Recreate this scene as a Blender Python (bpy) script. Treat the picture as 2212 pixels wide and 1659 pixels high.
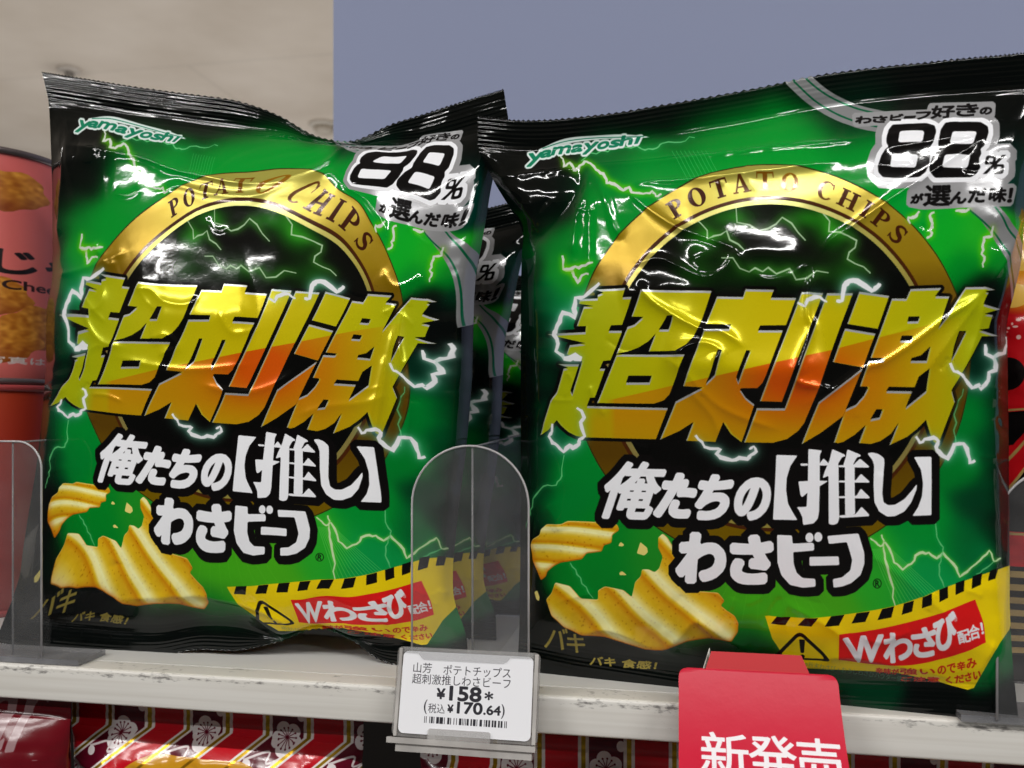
import bpy, bmesh, math
import numpy as np
from mathutils import Vector, Matrix

for o in list(bpy.data.objects):
    bpy.data.objects.remove(o)
SC = bpy.context.scene
COL = SC.collection

# ------------------------------------------------------------------ camera
cam = bpy.data.cameras.new('camera'); cam_ob = bpy.data.objects.new('camera', cam); COL.objects.link(cam_ob)
cam_ob.location = (0, -.344, .1107)
cam_ob.rotation_euler = (math.pi / 2, 0, math.radians(10.5))
cam.sensor_width = 36; cam.lens = 36 * 1917. / 2212.; cam.shift_y = .0278
cam.clip_start = .01; cam.clip_end = 200
cam.dof.use_dof = True; cam.dof.focus_distance = .36; cam.dof.aperture_fstop = 15
SC.camera = cam_ob

# ------------------------------------------------- room light (a shop, no sun)
world = bpy.data.worlds.new('World'); SC.world = world; world.use_nodes = True
nt = world.node_tree; bg = nt.nodes['Background']
tc = nt.nodes.new('ShaderNodeTexCoord'); sp = nt.nodes.new('ShaderNodeSeparateXYZ'); rp = nt.nodes.new('ShaderNodeValToRGB')
mr = nt.nodes.new('ShaderNodeMapRange'); mr.inputs[1].default_value = -1; mr.inputs[2].default_value = 1
nt.links.new(tc.outputs['Generated'], sp.inputs[0]); nt.links.new(sp.outputs['Z'], mr.inputs[0]); nt.links.new(mr.outputs[0], rp.inputs[0]); nt.links.new(rp.outputs[0], bg.inputs[0])
rp.color_ramp.elements[0].color = (.55, .53, .50, 1); rp.color_ramp.elements[0].position = .12
rp.color_ramp.elements[1].color = (.60, .62, .66, 1); rp.color_ramp.elements[1].position = .95
e = rp.color_ramp.elements.new(.46); e.color = (.10, .10, .10, 1)
e = rp.color_ramp.elements.new(.60); e.color = (.14, .14, .145, 1)
bg.inputs[1].default_value = .22

def tube(name, loc, L, W, power, rot=(0, 0, 0)):
    l = bpy.data.lights.new(name, 'AREA'); l.shape = 'RECTANGLE'; l.size = L; l.size_y = W; l.energy = power; l.color = (1., .985, .96)
    o = bpy.data.objects.new(name, l); o.location = loc; o.rotation_euler = rot; COL.objects.link(o); return o
# rows of fluorescent tubes under the ceiling, running along and across the aisle
tube('ceiling_tube', (.10, -1.35, 1.36), 1.2, .03, 25)
tube('ceiling_tube', (-1.35, -1.35, 1.36), 1.2, .03, 21)
tube('ceiling_tube', (1.55, -1.35, 1.36), 1.2, .03, 21)
tube('ceiling_tube', (1.9, -2.3, 1.36), 1.2, .03, 30)
tube('ceiling_tube', (-2.0, -2.3, 1.36), 1.2, .03, 30)
tube('ceiling_tube', (-2.6, 1.0, 1.36), 1.2, .03, 10)
# added upward fill lamp that brightens the ceiling in place of floor bounce
tube('ceiling_fill', (-1.6, 2.6, -.9), 4., 4., 47, (math.pi, 0, 0))

vs = SC.view_settings; vs.view_transform = 'Standard'; vs.look = 'None'; vs.gamma = 1; vs.use_curve_mapping = False; vs.exposure = 0.
SC.render.engine = 'CYCLES'; SC.cycles.use_denoising = True; SC.cycles.max_bounces = 10; SC.cycles.transparent_max_bounces = 24
SC.cycles.caustics_reflective = False; SC.cycles.caustics_refractive = False; SC.cycles.sample_clamp_indirect = 6

# ------------------------------------------------------------------ helpers
def link(name, me, mat=None, parent=None, smooth=True):
    o = bpy.data.objects.new(name, me); COL.objects.link(o)
    for m in (mat if isinstance(mat, (list, tuple)) else [mat]):
        if m: me.materials.append(m)
    if parent: o.parent = parent
    if smooth: me.polygons.foreach_set('use_smooth', [True] * len(me.polygons))
    return o
def thing(name, label, cat, loc=(0, 0, 0), group=None):
    o = bpy.data.objects.new(name, None); o.empty_display_size = .02; COL.objects.link(o); o.location = loc
    return tag(o, label, cat, group)
def tag(o, label, cat, group=None):
    o['label'] = label; o['category'] = cat
    if group: o['group'] = group
    return o
def bm_obj(name, bm, mat, parent=None, smooth=False, bevel=0.):
    if bevel:
        bmesh.ops.bevel(bm, geom=[e for e in bm.edges if e.calc_face_angle(0) > .6], offset=bevel, segments=3, profile=.5, affect='EDGES')
    bmesh.ops.recalc_face_normals(bm, faces=bm.faces)
    me = bpy.data.meshes.new(name); bm.to_mesh(me); bm.free()
    return link(name, me, mat, parent, smooth)
def box(bm, x0, x1, y0, y1, z0, z1):
    v = [bm.verts.new((x, y, z)) for x in (x0, x1) for y in (y0, y1) for z in (z0, z1)]
    for f in ((0, 1, 3, 2), (4, 6, 7, 5), (0, 4, 5, 1), (2, 3, 7, 6), (0, 2, 6, 4), (1, 5, 7, 3)):
        bm.faces.new([v[i] for i in f])
def prism(bm, outline, fn, a, b):
    """extrude a 2-D outline between offsets a and b; fn(u,v,w)->xyz"""
    f = [bm.verts.new(fn(u, v, a)) for u, v in outline]; g = [bm.verts.new(fn(u, v, b)) for u, v in outline]
    bm.faces.new(f); bm.faces.new(g[::-1]); n = len(f)
    for i in range(n):
        bm.faces.new([f[i], g[i], g[(i + 1) % n], f[(i + 1) % n]])
def pipe(bm, pts, r, n=8):
    pts = [Vector(p) for p in pts]; rings = []
    for i, p in enumerate(pts):
        d = (pts[min(i + 1, len(pts) - 1)] - pts[max(i - 1, 0)]).normalized()
        a = d.orthogonal().normalized(); b = d.cross(a)
        if rings:
            a = (pa - d * pa.dot(d)).normalized(); b = d.cross(a)
        pa = a
        rings.append([bm.verts.new(p + (a * math.cos(t) + b * math.sin(t)) * r) for t in [2 * math.pi * k / n for k in range(n)]])
    for r0, r1 in zip(rings[:-1], rings[1:]):
        for k in range(n):
            bm.faces.new([r0[k], r0[(k + 1) % n], r1[(k + 1) % n], r1[k]])
    bm.faces.new(rings[0][::-1]); bm.faces.new(rings[-1])
def rrect(x0, y0, x1, y1, r, n=8, corners=(1, 1, 1, 1)):
    out = []
    for (cx, cy, a), on in zip(((x1 - r, y1 - r, 0), (x0 + r, y1 - r, 90), (x0 + r, y0 + r, 180), (x1 - r, y0 + r, 270)), corners):
        if on:
            out += [(cx + r * math.cos(math.radians(a + 90 * k / n)), cy + r * math.sin(math.radians(a + 90 * k / n))) for k in range(n + 1)]
        else:
            out.append((cx + r * (1 if a in (0, 270) else -1), cy + r * (1 if a in (0, 90) else -1)))
    return out
def new_mat(name):
    m = bpy.data.materials.new(name); m.use_nodes = True
    return m, m.node_tree, m.node_tree.nodes['Principled BSDF']
def N(nt, kind, **kw):
    n = nt.nodes.new(kind)
    for k, v in kw.items(): setattr(n, k, v)
    return n
def plain(name, col, rough=.5, metal=0., noise=0., scale=40., bump=0., spec=.5):
    m, t, p = new_mat(name)
    p.inputs['Base Color'].default_value = (*col, 1); p.inputs['Roughness'].default_value = rough; p.inputs['Metallic'].default_value = metal
    p.inputs['Specular IOR Level'].default_value = spec
    if noise or bump:
        c = N(t, 'ShaderNodeTexCoord'); n = N(t, 'ShaderNodeTexNoise'); n.inputs['Scale'].default_value = scale; n.inputs['Detail'].default_value = 5
        t.links.new(c.outputs['Object'], n.inputs['Vector'])
        if noise:
            r = N(t, 'ShaderNodeMix', data_type='RGBA'); r.inputs[6].default_value = (*[v * (1 - noise) for v in col], 1); r.inputs[7].default_value = (*[min(1, v * (1 + noise)) for v in col], 1)
            t.links.new(n.outputs['Fac'], r.inputs[0]); t.links.new(r.outputs[2], p.inputs['Base Color'])
        if bump:
            b = N(t, 'ShaderNodeBump'); b.inputs['Strength'].default_value = bump; b.inputs['Distance'].default_value = .001
            t.links.new(n.outputs['Fac'], b.inputs['Height']); t.links.new(b.outputs[0], p.inputs['Normal'])
    return m
def printed(name, img, rough=.2, rough_m=.33, metal=1., fine=.25, coat=.0, spec=.5):
    """printed film: picture painted above; its alpha holds (1 - metallic ink)"""
    m, t, p = new_mat(name)
    i = N(t, 'ShaderNodeTexImage'); i.image = img; i.extension = 'EXTEND'; i.interpolation = 'Cubic'
    inv = N(t, 'ShaderNodeMath', operation='SUBTRACT'); inv.inputs[0].default_value = 1
    t.links.new(i.outputs['Color'], p.inputs['Base Color']); t.links.new(i.outputs['Alpha'], inv.inputs[1])
    mu = N(t, 'ShaderNodeMath', operation='MULTIPLY'); mu.inputs[1].default_value = metal; t.links.new(inv.outputs[0], mu.inputs[0]); t.links.new(mu.outputs[0], p.inputs['Metallic'])
    ro = N(t, 'ShaderNodeMapRange'); ro.inputs[1].default_value = 0; ro.inputs[2].default_value = .55; ro.inputs[3].default_value = rough; ro.inputs[4].default_value = rough_m
    t.links.new(inv.outputs[0], ro.inputs[0]); t.links.new(ro.outputs[0], p.inputs['Roughness'])
    p.inputs['Specular IOR Level'].default_value = spec
    p.inputs['Coat Weight'].default_value = coat; p.inputs['Coat Roughness'].default_value = .08
    c = N(t, 'ShaderNodeTexCoord'); n1 = N(t, 'ShaderNodeTexNoise'); n1.inputs['Scale'].default_value = 900; n1.inputs['Detail'].default_value = 2
    n2 = N(t, 'ShaderNodeTexNoise'); n2.inputs['Scale'].default_value = 70; n2.inputs['Detail'].default_value = 3
    t.links.new(c.outputs['Object'], n1.inputs['Vector']); t.links.new(c.outputs['Object'], n2.inputs['Vector'])
    ad = N(t, 'ShaderNodeMath', operation='MULTIPLY_ADD'); ad.inputs[1].default_value = .10
    t.links.new(n1.outputs['Fac'], ad.inputs[0]); t.links.new(n2.outputs['Fac'], ad.inputs[2])
    b = N(t, 'ShaderNodeBump'); b.inputs['Strength'].default_value = fine; b.inputs['Distance'].default_value = .0012
    t.links.new(ad.outputs[0], b.inputs['Height']); t.links.new(b.outputs[0], p.inputs['Normal'])
    return m
def clear(name, tint=.86, haze=.06, rough=.12, milk=(.7, .7, .72)):
    """thin clear plastic: mostly see-through, a little milky, glossy"""
    m, t, p = new_mat(name)
    p.inputs['Base Color'].default_value = (*milk, 1); p.inputs['Roughness'].default_value = rough
    tr = N(t, 'ShaderNodeBsdfTransparent'); tr.inputs[0].default_value = (tint, tint, tint, 1)
    mx = N(t, 'ShaderNodeMixShader'); c = N(t, 'ShaderNodeTexCoord'); n = N(t, 'ShaderNodeTexNoise'); n.inputs['Scale'].default_value = 60; n.inputs['Detail'].default_value = 6
    mp = N(t, 'ShaderNodeMapRange'); mp.inputs[1].default_value = .35; mp.inputs[2].default_value = .8; mp.inputs[3].default_value = haze; mp.inputs[4].default_value = haze * 1.7
    t.links.new(c.outputs['Object'], n.inputs['Vector']); t.links.new(n.outputs['Fac'], mp.inputs[0]); t.links.new(mp.outputs[0], mx.inputs[0])
    t.links.new(tr.outputs[0], mx.inputs[1]); t.links.new(p.outputs[0], mx.inputs[2]); t.links.new(mx.outputs[0], t.nodes['Material Output'].inputs[0])
    return m
# ---------------------------------------------------------------- painting
# The printed films, cards and labels are painted by code into images that are
# made here (nothing is loaded): outlines are filled with anti-aliasing, glyph
# outlines come from Blender's built-in font.
def spans(edges, w, h, ss=3):
    """even-odd fill of an edge soup (n,2,2) in pixel units -> coverage (h,w)"""
    e = np.asarray(edges, np.float64).reshape(-1, 2, 2)
    x0 = int(np.floor(e[:, :, 0].min())) - 1; y0 = int(np.floor(e[:, :, 1].min())) - 1
    x1 = int(np.ceil(e[:, :, 0].max())) + 2; y1 = int(np.ceil(e[:, :, 1].max())) + 2
    x0 = max(x0, 0); y0 = max(y0, 0); x1 = min(x1, w); y1 = min(y1, h)
    if x1 <= x0 or y1 <= y0:
        return None
    bw, bh = x1 - x0, y1 - y0
    a, b = e[:, 0], e[:, 1]
    sw = a[:, 1] > b[:, 1]
    a, b = np.where(sw[:, None], b, a), np.where(sw[:, None], a, b)
    ya = (a[:, 1] - y0) * ss - .5; yb = (b[:, 1] - y0) * ss - .5
    ka = np.clip(np.ceil(ya), 0, bh * ss).astype(int); kb = np.clip(np.ceil(yb), 0, bh * ss).astype(int)
    n = kb - ka
    idx = np.repeat(np.arange(len(n)), n)
    k = np.arange(n.sum()) - np.repeat(np.cumsum(n) - n, n) + ka[idx]
    t = (k - ya[idx]) / (yb[idx] - ya[idx])
    x = a[idx, 0] + t * (b[idx, 0] - a[idx, 0]) - x0
    o = np.lexsort((x, k)); k = k[o]; x = np.clip(x[o], 0, bw - 1e-3)
    s = np.where(np.arange(len(x)) % 2 == 0, 1., -1.)
    i = np.floor(x).astype(int); f = x - i
    flat = (k // ss) * (bw + 1) + i
    d = np.bincount(flat, s * (1 - f), bh * (bw + 1)) + np.bincount(flat + 1, s * f, bh * (bw + 1) + 1)[:bh * (bw + 1)]
    cov = np.clip(np.cumsum(d.reshape(bh, bw + 1), 1)[:, :bw] / ss, 0, 1).astype(np.float32)
    return x0, y0, cov

def poly_edges(*polys):
    out = []
    for p in polys:
        p = np.asarray(p, float)
        out.append(np.stack([p, np.roll(p, -1, 0)], 1))
    return np.concatenate(out)

def rounded(pts, r, n=5):
    """polygon with its corners rounded by quadratic arcs of reach r"""
    p = np.asarray(pts, float); out = []
    for i in range(len(p)):
        a, b, c = p[i - 1], p[i], p[(i + 1) % len(p)]
        u, v = a - b, c - b; lu, lv = np.hypot(*u), np.hypot(*v)
        q = b + u * min(r, lu * .45) / max(lu, 1e-6); s = b + v * min(r, lv * .45) / max(lv, 1e-6)
        for t in np.linspace(0, 1, n):
            out.append((1 - t) ** 2 * q + 2 * t * (1 - t) * b + t * t * s)
    return np.array(out)

def smooth(pts, n=6, closed=False):
    """Catmull-Rom curve through points"""
    p = np.asarray(pts, float)
    q = np.vstack([p[-1], p, p[0], p[1]]) if closed else np.vstack([2 * p[0] - p[1], p, 2 * p[-1] - p[-2]])
    out = []
    for i in range(1, len(q) - 2):
        for t in np.linspace(0, 1, n, endpoint=False):
            out.append(.5 * (2 * q[i] + (q[i + 1] - q[i - 1]) * t + (2 * q[i - 1] - 5 * q[i] + 4 * q[i + 1] - q[i + 2]) * t * t
                             + (3 * q[i] - q[i - 1] - 3 * q[i + 1] + q[i + 2]) * t ** 3))
    if not closed:
        out.append(p[-1])
    return np.array(out)

def ellipse(cx, cy, rx, ry, a0=0., a1=2 * math.pi, n=48):
    a = np.linspace(a0, a1, n, endpoint=abs(a1 - a0) < 6.28)
    return np.stack([cx + rx * np.cos(a), cy + ry * np.sin(a)], 1)

def ribbon(pts, widths):
    p = np.asarray(pts, float); w = np.broadcast_to(np.asarray(widths, float), (len(p),))
    d = np.gradient(p, axis=0); d /= np.maximum(np.hypot(d[:, 0], d[:, 1]), 1e-6)[:, None]
    nrm = np.stack([-d[:, 1], d[:, 0]], 1) * w[:, None] / 2
    return np.vstack([p + nrm, (p - nrm)[::-1]])

def bolt(pts, w, rng, jag=.12, sub=3):
    """jagged lightning ribbon along traced points"""
    p = np.asarray(pts, float); out = [p[0]]
    for a, b in zip(p[:-1], p[1:]):
        d = b - a; L = np.hypot(*d); nn = np.array([-d[1], d[0]]) / max(L, 1e-6)
        for j in range(1, sub):
            out.append(a + d * j / sub + nn * rng.normal() * L * jag)
        out.append(b)
    out = np.array(out); n = len(out)
    ww = w * (.55 + .45 * np.sin(np.linspace(.15, 3.0, n))) * (.75 + .5 * rng.random(n))
    return ribbon(out, ww)

_fonttext = None
_gcache = {}
def glyphs(s):
    """outline edges of a string in Blender's built-in font, ink box scaled to 0..1 (y down)"""
    global _fonttext
    if s in _gcache:
        return _gcache[s]
    if _fonttext is None:
        cu = bpy.data.curves.new('font_outline', 'FONT'); cu.fill_mode = 'NONE'; cu.resolution_u = 5
        _fonttext = bpy.data.objects.new('font_outline', cu); bpy.context.scene.collection.objects.link(_fonttext)
    _fonttext.data.body = s
    dg = bpy.context.evaluated_depsgraph_get(); dg.update()
    ev = _fonttext.evaluated_get(dg); me = ev.to_mesh()
    co = np.zeros(len(me.vertices) * 3, np.float32); me.vertices.foreach_get('co', co); co = co.reshape(-1, 3)[:, :2].astype(float)
    ed = np.zeros(len(me.edges) * 2, np.int32); me.edges.foreach_get('vertices', ed)
    ev.to_mesh_clear()
    lo, hi = co.min(0), co.max(0)
    co = (co - lo) / np.maximum(hi - lo, 1e-6); co[:, 1] = 1 - co[:, 1]
    _gcache[s] = (co[ed.reshape(-1, 2)], (hi - lo)[0] / (hi - lo)[1])
    return _gcache[s]

def drop_font():
    global _fonttext
    if _fonttext is not None:
        cu = _fonttext.data; bpy.data.objects.remove(_fonttext); bpy.data.curves.remove(cu); _fonttext = None

def quad_text(s, q):
    """glyph edges mapped into a quad TL,TR,BR,BL"""
    g, _ = glyphs(s); q = np.asarray(q, float)
    u, v = g[..., :1], g[..., 1:]
    return q[0] * (1 - u) * (1 - v) + q[1] * u * (1 - v) + q[2] * u * v + q[3] * (1 - u) * v

def box_text(s, x0, y0, x1, y1, sh=0.):
    return quad_text(s, [(x0 + sh, y0), (x1 + sh, y0), (x1, y1), (x0, y1)])

def gblur(a, s):
    """gaussian-like blur: three box passes per axis"""
    r = max(1, int(round(s * .98)))
    for ax in (0, 1):
        for _ in range(3):
            pad = [(0, 0), (0, 0)]; pad[ax] = (r + 1, r)
            c = np.cumsum(np.pad(a, pad, mode='edge'), ax, dtype=np.float64)
            n = a.shape[ax]
            a = ((np.take(c, range(2 * r + 1, 2 * r + 1 + n), ax) - np.take(c, range(0, n), ax)) / (2 * r + 1)).astype(np.float32)
    return a

def dilate(a, r):
    """octagonal dilation by about r pixels"""
    k = 0.
    while k < r - .01:
        step = min(1., r - k); b = a.copy()
        for sh, ax in ((1, 0), (-1, 0), (1, 1), (-1, 1)):
            b = np.maximum(b, np.roll(a, sh, ax))
        if int(round(k)) % 5 in (1, 3):
            for s1 in (1, -1):
                for s2 in (1, -1):
                    b = np.maximum(b, np.roll(np.roll(a, s1, 0), s2, 1))
        a = a + (b - a) * step; k += 1.
    return a

def lblur(a, s):
    """gblur limited to the neighbourhood of what is painted"""
    ys, xs = np.flatnonzero(a.any(1)), np.flatnonzero(a.any(0))
    if len(ys) == 0: return a
    p = int(4 * s) + 3; w = np.s_[max(ys[0] - p, 0):ys[-1] + p, max(xs[0] - p, 0):xs[-1] + p]
    o = np.zeros_like(a); o[w] = gblur(a[w], s); return o

class Canvas:
    """painting in print units, image pixels for the bag film: origin (ox,oy), K pixels per unit"""
    def __init__(s, ox, oy, w, h, K, base=(0, 0, 0)):
        s.ox, s.oy, s.K = ox, oy, K; s.w, s.h = int(w * K), int(h * K)
        s.rgb = np.empty((s.h, s.w, 3), np.float32); s.rgb[:] = base
        s.met = np.zeros((s.h, s.w), np.float32)
    def mask(s, edges):
        m = np.zeros((s.h, s.w), np.float32)
        e = (np.asarray(edges, float) - (s.ox, s.oy)) * s.K
        r = spans(e, s.w, s.h)
        if r is not None:
            x0, y0, c = r; m[y0:y0 + c.shape[0], x0:x0 + c.shape[1]] = c
        return m
    def grow(s, m, r):
        ys, xs = np.flatnonzero((m > .004).any(1)), np.flatnonzero((m > .004).any(0))
        if len(ys) == 0: return m
        p = int(r * s.K) + 3
        a, b, c, d = max(ys.min() - p, 0), min(ys.max() + p, s.h), max(xs.min() - p, 0), min(xs.max() + p, s.w)
        o = np.zeros_like(m); o[a:b, c:d] = dilate(m[a:b, c:d], r * s.K); return o
    def put(s, m, col, met=None, k=1.):
        ry = np.flatnonzero(m.any(1)); rx = np.flatnonzero(m.any(0))
        if len(ry) == 0: return
        w = np.s_[ry[0]:ry[-1] + 1, rx[0]:rx[-1] + 1]
        m = m[w] * k; col = np.asarray(col, np.float32)
        if col.ndim == 3: col = col[w]
        s.rgb[w] += (col - s.rgb[w]) * m[..., None]
        if met is not None: s.met[w] += (met - s.met[w]) * m
    def fill(s, edges, col, met=None, k=1., grow=0.):
        m = s.mask(edges)
        if grow: m = s.grow(m, grow)
        s.put(m, col, met, k); return m
    def xy(s):
        return (np.arange(s.w, dtype=np.float32)[None] + .5) / s.K + s.ox, (np.arange(s.h, dtype=np.float32)[:, None] + .5) / s.K + s.oy
    def image(s, name):
        im = bpy.data.images.new(name, s.w, s.h, alpha=True)
        px = np.empty((s.h, s.w, 4), np.float32); px[..., :3] = np.clip(s.rgb, 0, 255) / 255.; px[..., 3] = np.clip(1 - s.met, .004, 1)
        im.alpha_mode = 'CHANNEL_PACKED'
        im.pixels.foreach_set(px[::-1].ravel()); im.update(); im.pack(); return im

def field(c, samples, s=1.):
    """smooth colour field from scattered samples (x,y,r,g,b,radius)"""
    X, Y = c.xy(); q = 8
    Xs, Ys = X[:, ::q], Y[::q]
    num = np.zeros((Ys.shape[0], Xs.shape[1], 3), np.float32); den = np.full(num.shape[:2], 1e-6, np.float32)
    for x, y, r, g, b, rad in samples:
        d = ((Xs - x) ** 2 + (Ys - y) ** 2) / (rad * s) ** 2
        wt = np.exp(-np.minimum(d, 30)) + 2e-4 / (1 + d)
        num += wt[..., None] * np.array((r, g, b), np.float32); den += wt
    f = num / den[..., None]
    f = np.repeat(np.repeat(f, q, 0), q, 1)[:c.h, :c.w]
    return np.stack([gblur(f[..., i], q * .8) for i in range(3)], 2)
# ------------------------------------------------- the crisp bag's printed film
def Z(bx, by, k, pts):
    return [(bx + x / k, by + y / k) for x, y in pts]
def paint_bag():
    c = Canvas(1000, 100, 1260, 1490, 1.5)  # units are image pixels of the right bag
    rng = np.random.default_rng(5)
    G = (0, 146, 44); GD = (0, 92, 40); BK = (6, 9, 8); DK = (2, 40, 22)
    S = [(1010, 200, *BK, 120), (1500, 180, *BK, 90), (1250, 230, *BK, 90), (1800, 150, *BK, 90), (2200, 150, *BK, 90), (2040, 190, *BK, 80), (1080, 300, *BK, 80),
         (1160, 330, *BK, 70), (1300, 345, 0, 110, 40, 45), (1120, 430, *BK, 70), (1200, 420, 4, 14, 10, 45), (1280, 430, 0, 140, 42, 45), (1400, 390, 0, 140, 46, 60),
         (1560, 320, *G, 70), (1720, 310, *G, 70), (1860, 350, *G, 60), (1840, 240, *DK, 60), (2050, 300, *DK, 60), (2190, 270, *BK, 60), (2200, 350, 2, 50, 40, 50),
         (1190, 520, 0, 120, 38, 45), (1250, 520, 0, 145, 42, 45), (1220, 590, 20, 150, 40, 40), (1140, 560, *DK, 30), (1135, 700, *DK, 40), (1150, 830, *BK, 40), (1180, 640, 0, 120, 60, 40),
         (1130, 900, *BK, 40), (1190, 950, 0, 70, 40, 35), (1240, 1000, 0, 130, 44, 50), (1210, 1080, 0, 122, 44, 50), (1140, 1050, 2, 50, 28, 40), (1130, 1150, *BK, 40),
         (1000, 700, *BK, 90), (1020, 1000, *BK, 90), (1020, 1300, *BK, 90), (1300, 1180, 0, 130, 36, 60), (1260, 1240, 0, 126, 36, 60), (1150, 1330, *BK, 40), (1200, 1400, *BK, 50),
         (1400, 1180, 30, 140, 34, 50), (1500, 1310, 62, 150, 24, 60), (1640, 1290, 66, 170, 22, 60), (1450, 1370, 0, 96, 34, 45), (1600, 1380, 0, 104, 34, 40), (1760, 1300, 70, 170, 24, 60),
         (1900, 1240, 40, 170, 40, 50), (1990, 1240, 6, 150, 70, 50), (2010, 1150, 0, 140, 46, 50), (2080, 1160, 0, 96, 44, 40), (2110, 1090, 2, 56, 30, 40), (2130, 1200, 0, 110, 54, 30),
         (2160, 1120, *BK, 35), (2070, 1000, 0, 118, 40, 40), (2110, 900, 0, 118, 42, 40), (2150, 950, 0, 70, 34, 35), (2200, 1000, *BK, 40), (2220, 1250, *BK, 40), (2200, 820, 0, 60, 30, 40),
         (2110, 800, 4, 40, 26, 35), (2130, 690, *BK, 45), (2180, 720, *BK, 40), (2120, 620, *BK, 30), (2090, 570, 0, 130, 36, 35), (2030, 510, 10, 165, 36, 45), (1960, 470, 0, 150, 46, 45),
         (2120, 520, 30, 170, 34, 40), (2170, 560, 0, 120, 34, 30), (2190, 620, 0, 50, 26, 30), (1560, 1450, *BK, 50), (1420, 1440, *BK, 50), (1300, 1450, *BK, 50), (1750, 1470, 2, 56, 28, 35),
         (1900, 1490, 2, 44, 24, 35), (2000, 1520, *BK, 40), (2150, 1440, 0, 112, 48, 30), (2190, 1500, *BK, 40), (1700, 1530, *BK, 60), (1300, 1540, *BK, 60), (1100, 1480, *BK, 60), (2230, 1560, *BK, 50)]
    S += [(1135, y, *BK, 26) for y in range(600, 1440, 45)] + [(2170, y, *BK, 26) for y in range(660, 1230, 45)]
    S += [(1150, 400, *BK, 45), (1200, 440, *BK, 38), (1150, 470, *BK, 38), (1215, 400, 2, 20, 12, 26), (1110, 500, *BK, 35)]
    S += [(x, 1435, *BK, 40) for x in range(1130, 1660, 60)] + [(1168, y, 0, 60, 30, 22) for y in range(640, 1160, 60)] + [(2140, y, 0, 66, 32, 22) for y in range(840, 1160, 50)]
    c.rgb = field(c, S, 1.0)
    X, Y = c.xy()
    # fine rays in the green
    for x0 in range(0, 9):
        p = smooth([(1452 + x0 * 9, 326), (1490 + x0 * 9, 400), (1505 + x0 * 8, 470), (1500 + x0 * 8, 560)])
        c.fill(ribbon_e(p, 1.3), (120, 220, 130), k=.35)
    for x0 in range(14):
        c.fill(ribbon_e([(1884 + x0 * 3, 1185), (1945 + x0 * 11, 1335)], 1.2), (150, 235, 120), k=.4)
    for x0 in range(10):
        c.fill(ribbon_e([(1560 + x0 * 20, 1250), (1500 + x0 * 34, 1345)], 2.), (120, 220, 60), k=.10)
    # silver sash behind the score
    sil = (140, 141, 142)
    for off, w in ((0, 52),):
        c.fill(ribbon_e(smooth([(1700, 150), (1770, 212), (1840, 247), (1920, 268), (2000, 290)]), w * .95), sil, .3)
        c.fill(ribbon_e(smooth([(2060, 400), (2130, 452), (2178, 520), (2204, 600), (2212, 690)]), 50), sil, .3)
    for d in (-17, 13):
        c.fill(ribbon_e(smooth([(1700, 150 + d), (1770, 212 + d), (1840, 247 + d), (1920, 268 + d)]), 4), (10, 96, 60))
        c.fill(ribbon_e(smooth([(2060 + d, 400 - d), (2130 + d, 452 - d), (2178 + d, 520), (2204 + d, 600), (2212 + d, 690)]), 4), (10, 96, 60))
    # gold ring: black disc, pale line, brown line, gold band
    cx, cy, R = 1664, 786, 428
    rr = np.sqrt((X - cx) ** 2 + (Y - cy) ** 2)
    ang = np.arctan2(Y - cy, X - cx)
    def ringmask(a, b): return np.clip((rr - a) * c.K + .5, 0, 1) * np.clip((b - rr) * c.K + .5, 0, 1)
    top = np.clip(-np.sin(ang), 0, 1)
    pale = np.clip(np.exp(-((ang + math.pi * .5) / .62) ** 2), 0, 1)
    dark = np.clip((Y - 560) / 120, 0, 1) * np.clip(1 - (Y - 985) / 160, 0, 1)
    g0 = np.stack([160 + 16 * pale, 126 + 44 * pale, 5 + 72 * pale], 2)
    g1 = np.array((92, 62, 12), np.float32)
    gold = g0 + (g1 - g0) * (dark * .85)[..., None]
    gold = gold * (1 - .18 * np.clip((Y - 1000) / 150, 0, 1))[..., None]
    c.put(ringmask(R, R + 2.5), (50, 40, 10))
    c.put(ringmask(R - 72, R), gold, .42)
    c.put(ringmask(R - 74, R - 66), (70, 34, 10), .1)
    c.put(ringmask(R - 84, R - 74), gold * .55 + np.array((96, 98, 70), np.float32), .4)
    disc = np.clip((R - 84 - rr) * c.K + .5, 0, 1)
    c.put(disc, (9, 9, 8), 0.)
    # storm light in the disc
    blob = np.zeros_like(rr)
    for x, y, sx, sy, k in ((1520, 520, 40, 30, .8), (1800, 500, 40, 36, .8), (1580, 470, 50, 24, .7), (1740, 470, 50, 24, .7), (1660, 590, 150, 34, .35), (1500, 590, 40, 40, .3), (1830, 590, 40, 40, .35)):
        blob += k * np.exp(-((X - x) / sx) ** 2 - ((Y - y) / sy) ** 2)
    c.put(np.clip(blob, 0, 1) * disc, (30, 130, 20))
    for p in ([(1500, 470), (1530, 520), (1570, 500), (1610, 545)], [(1770, 440), (1790, 500), (1850, 520), (1830, 560), (1880, 590)], [(1560, 560), (1620, 590), (1660, 580), (1720, 606), (1790, 590)],
              [(1590, 450), (1640, 500), (1690, 470), (1740, 520)]):
        m = c.mask(poly_edges(bolt(p, 4, rng))); c.put(np.clip(lblur(m, 12) * 3, 0, 1) * disc, (90, 190, 60), k=.6); c.put(m * disc, (190, 220, 180), k=.8)
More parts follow.
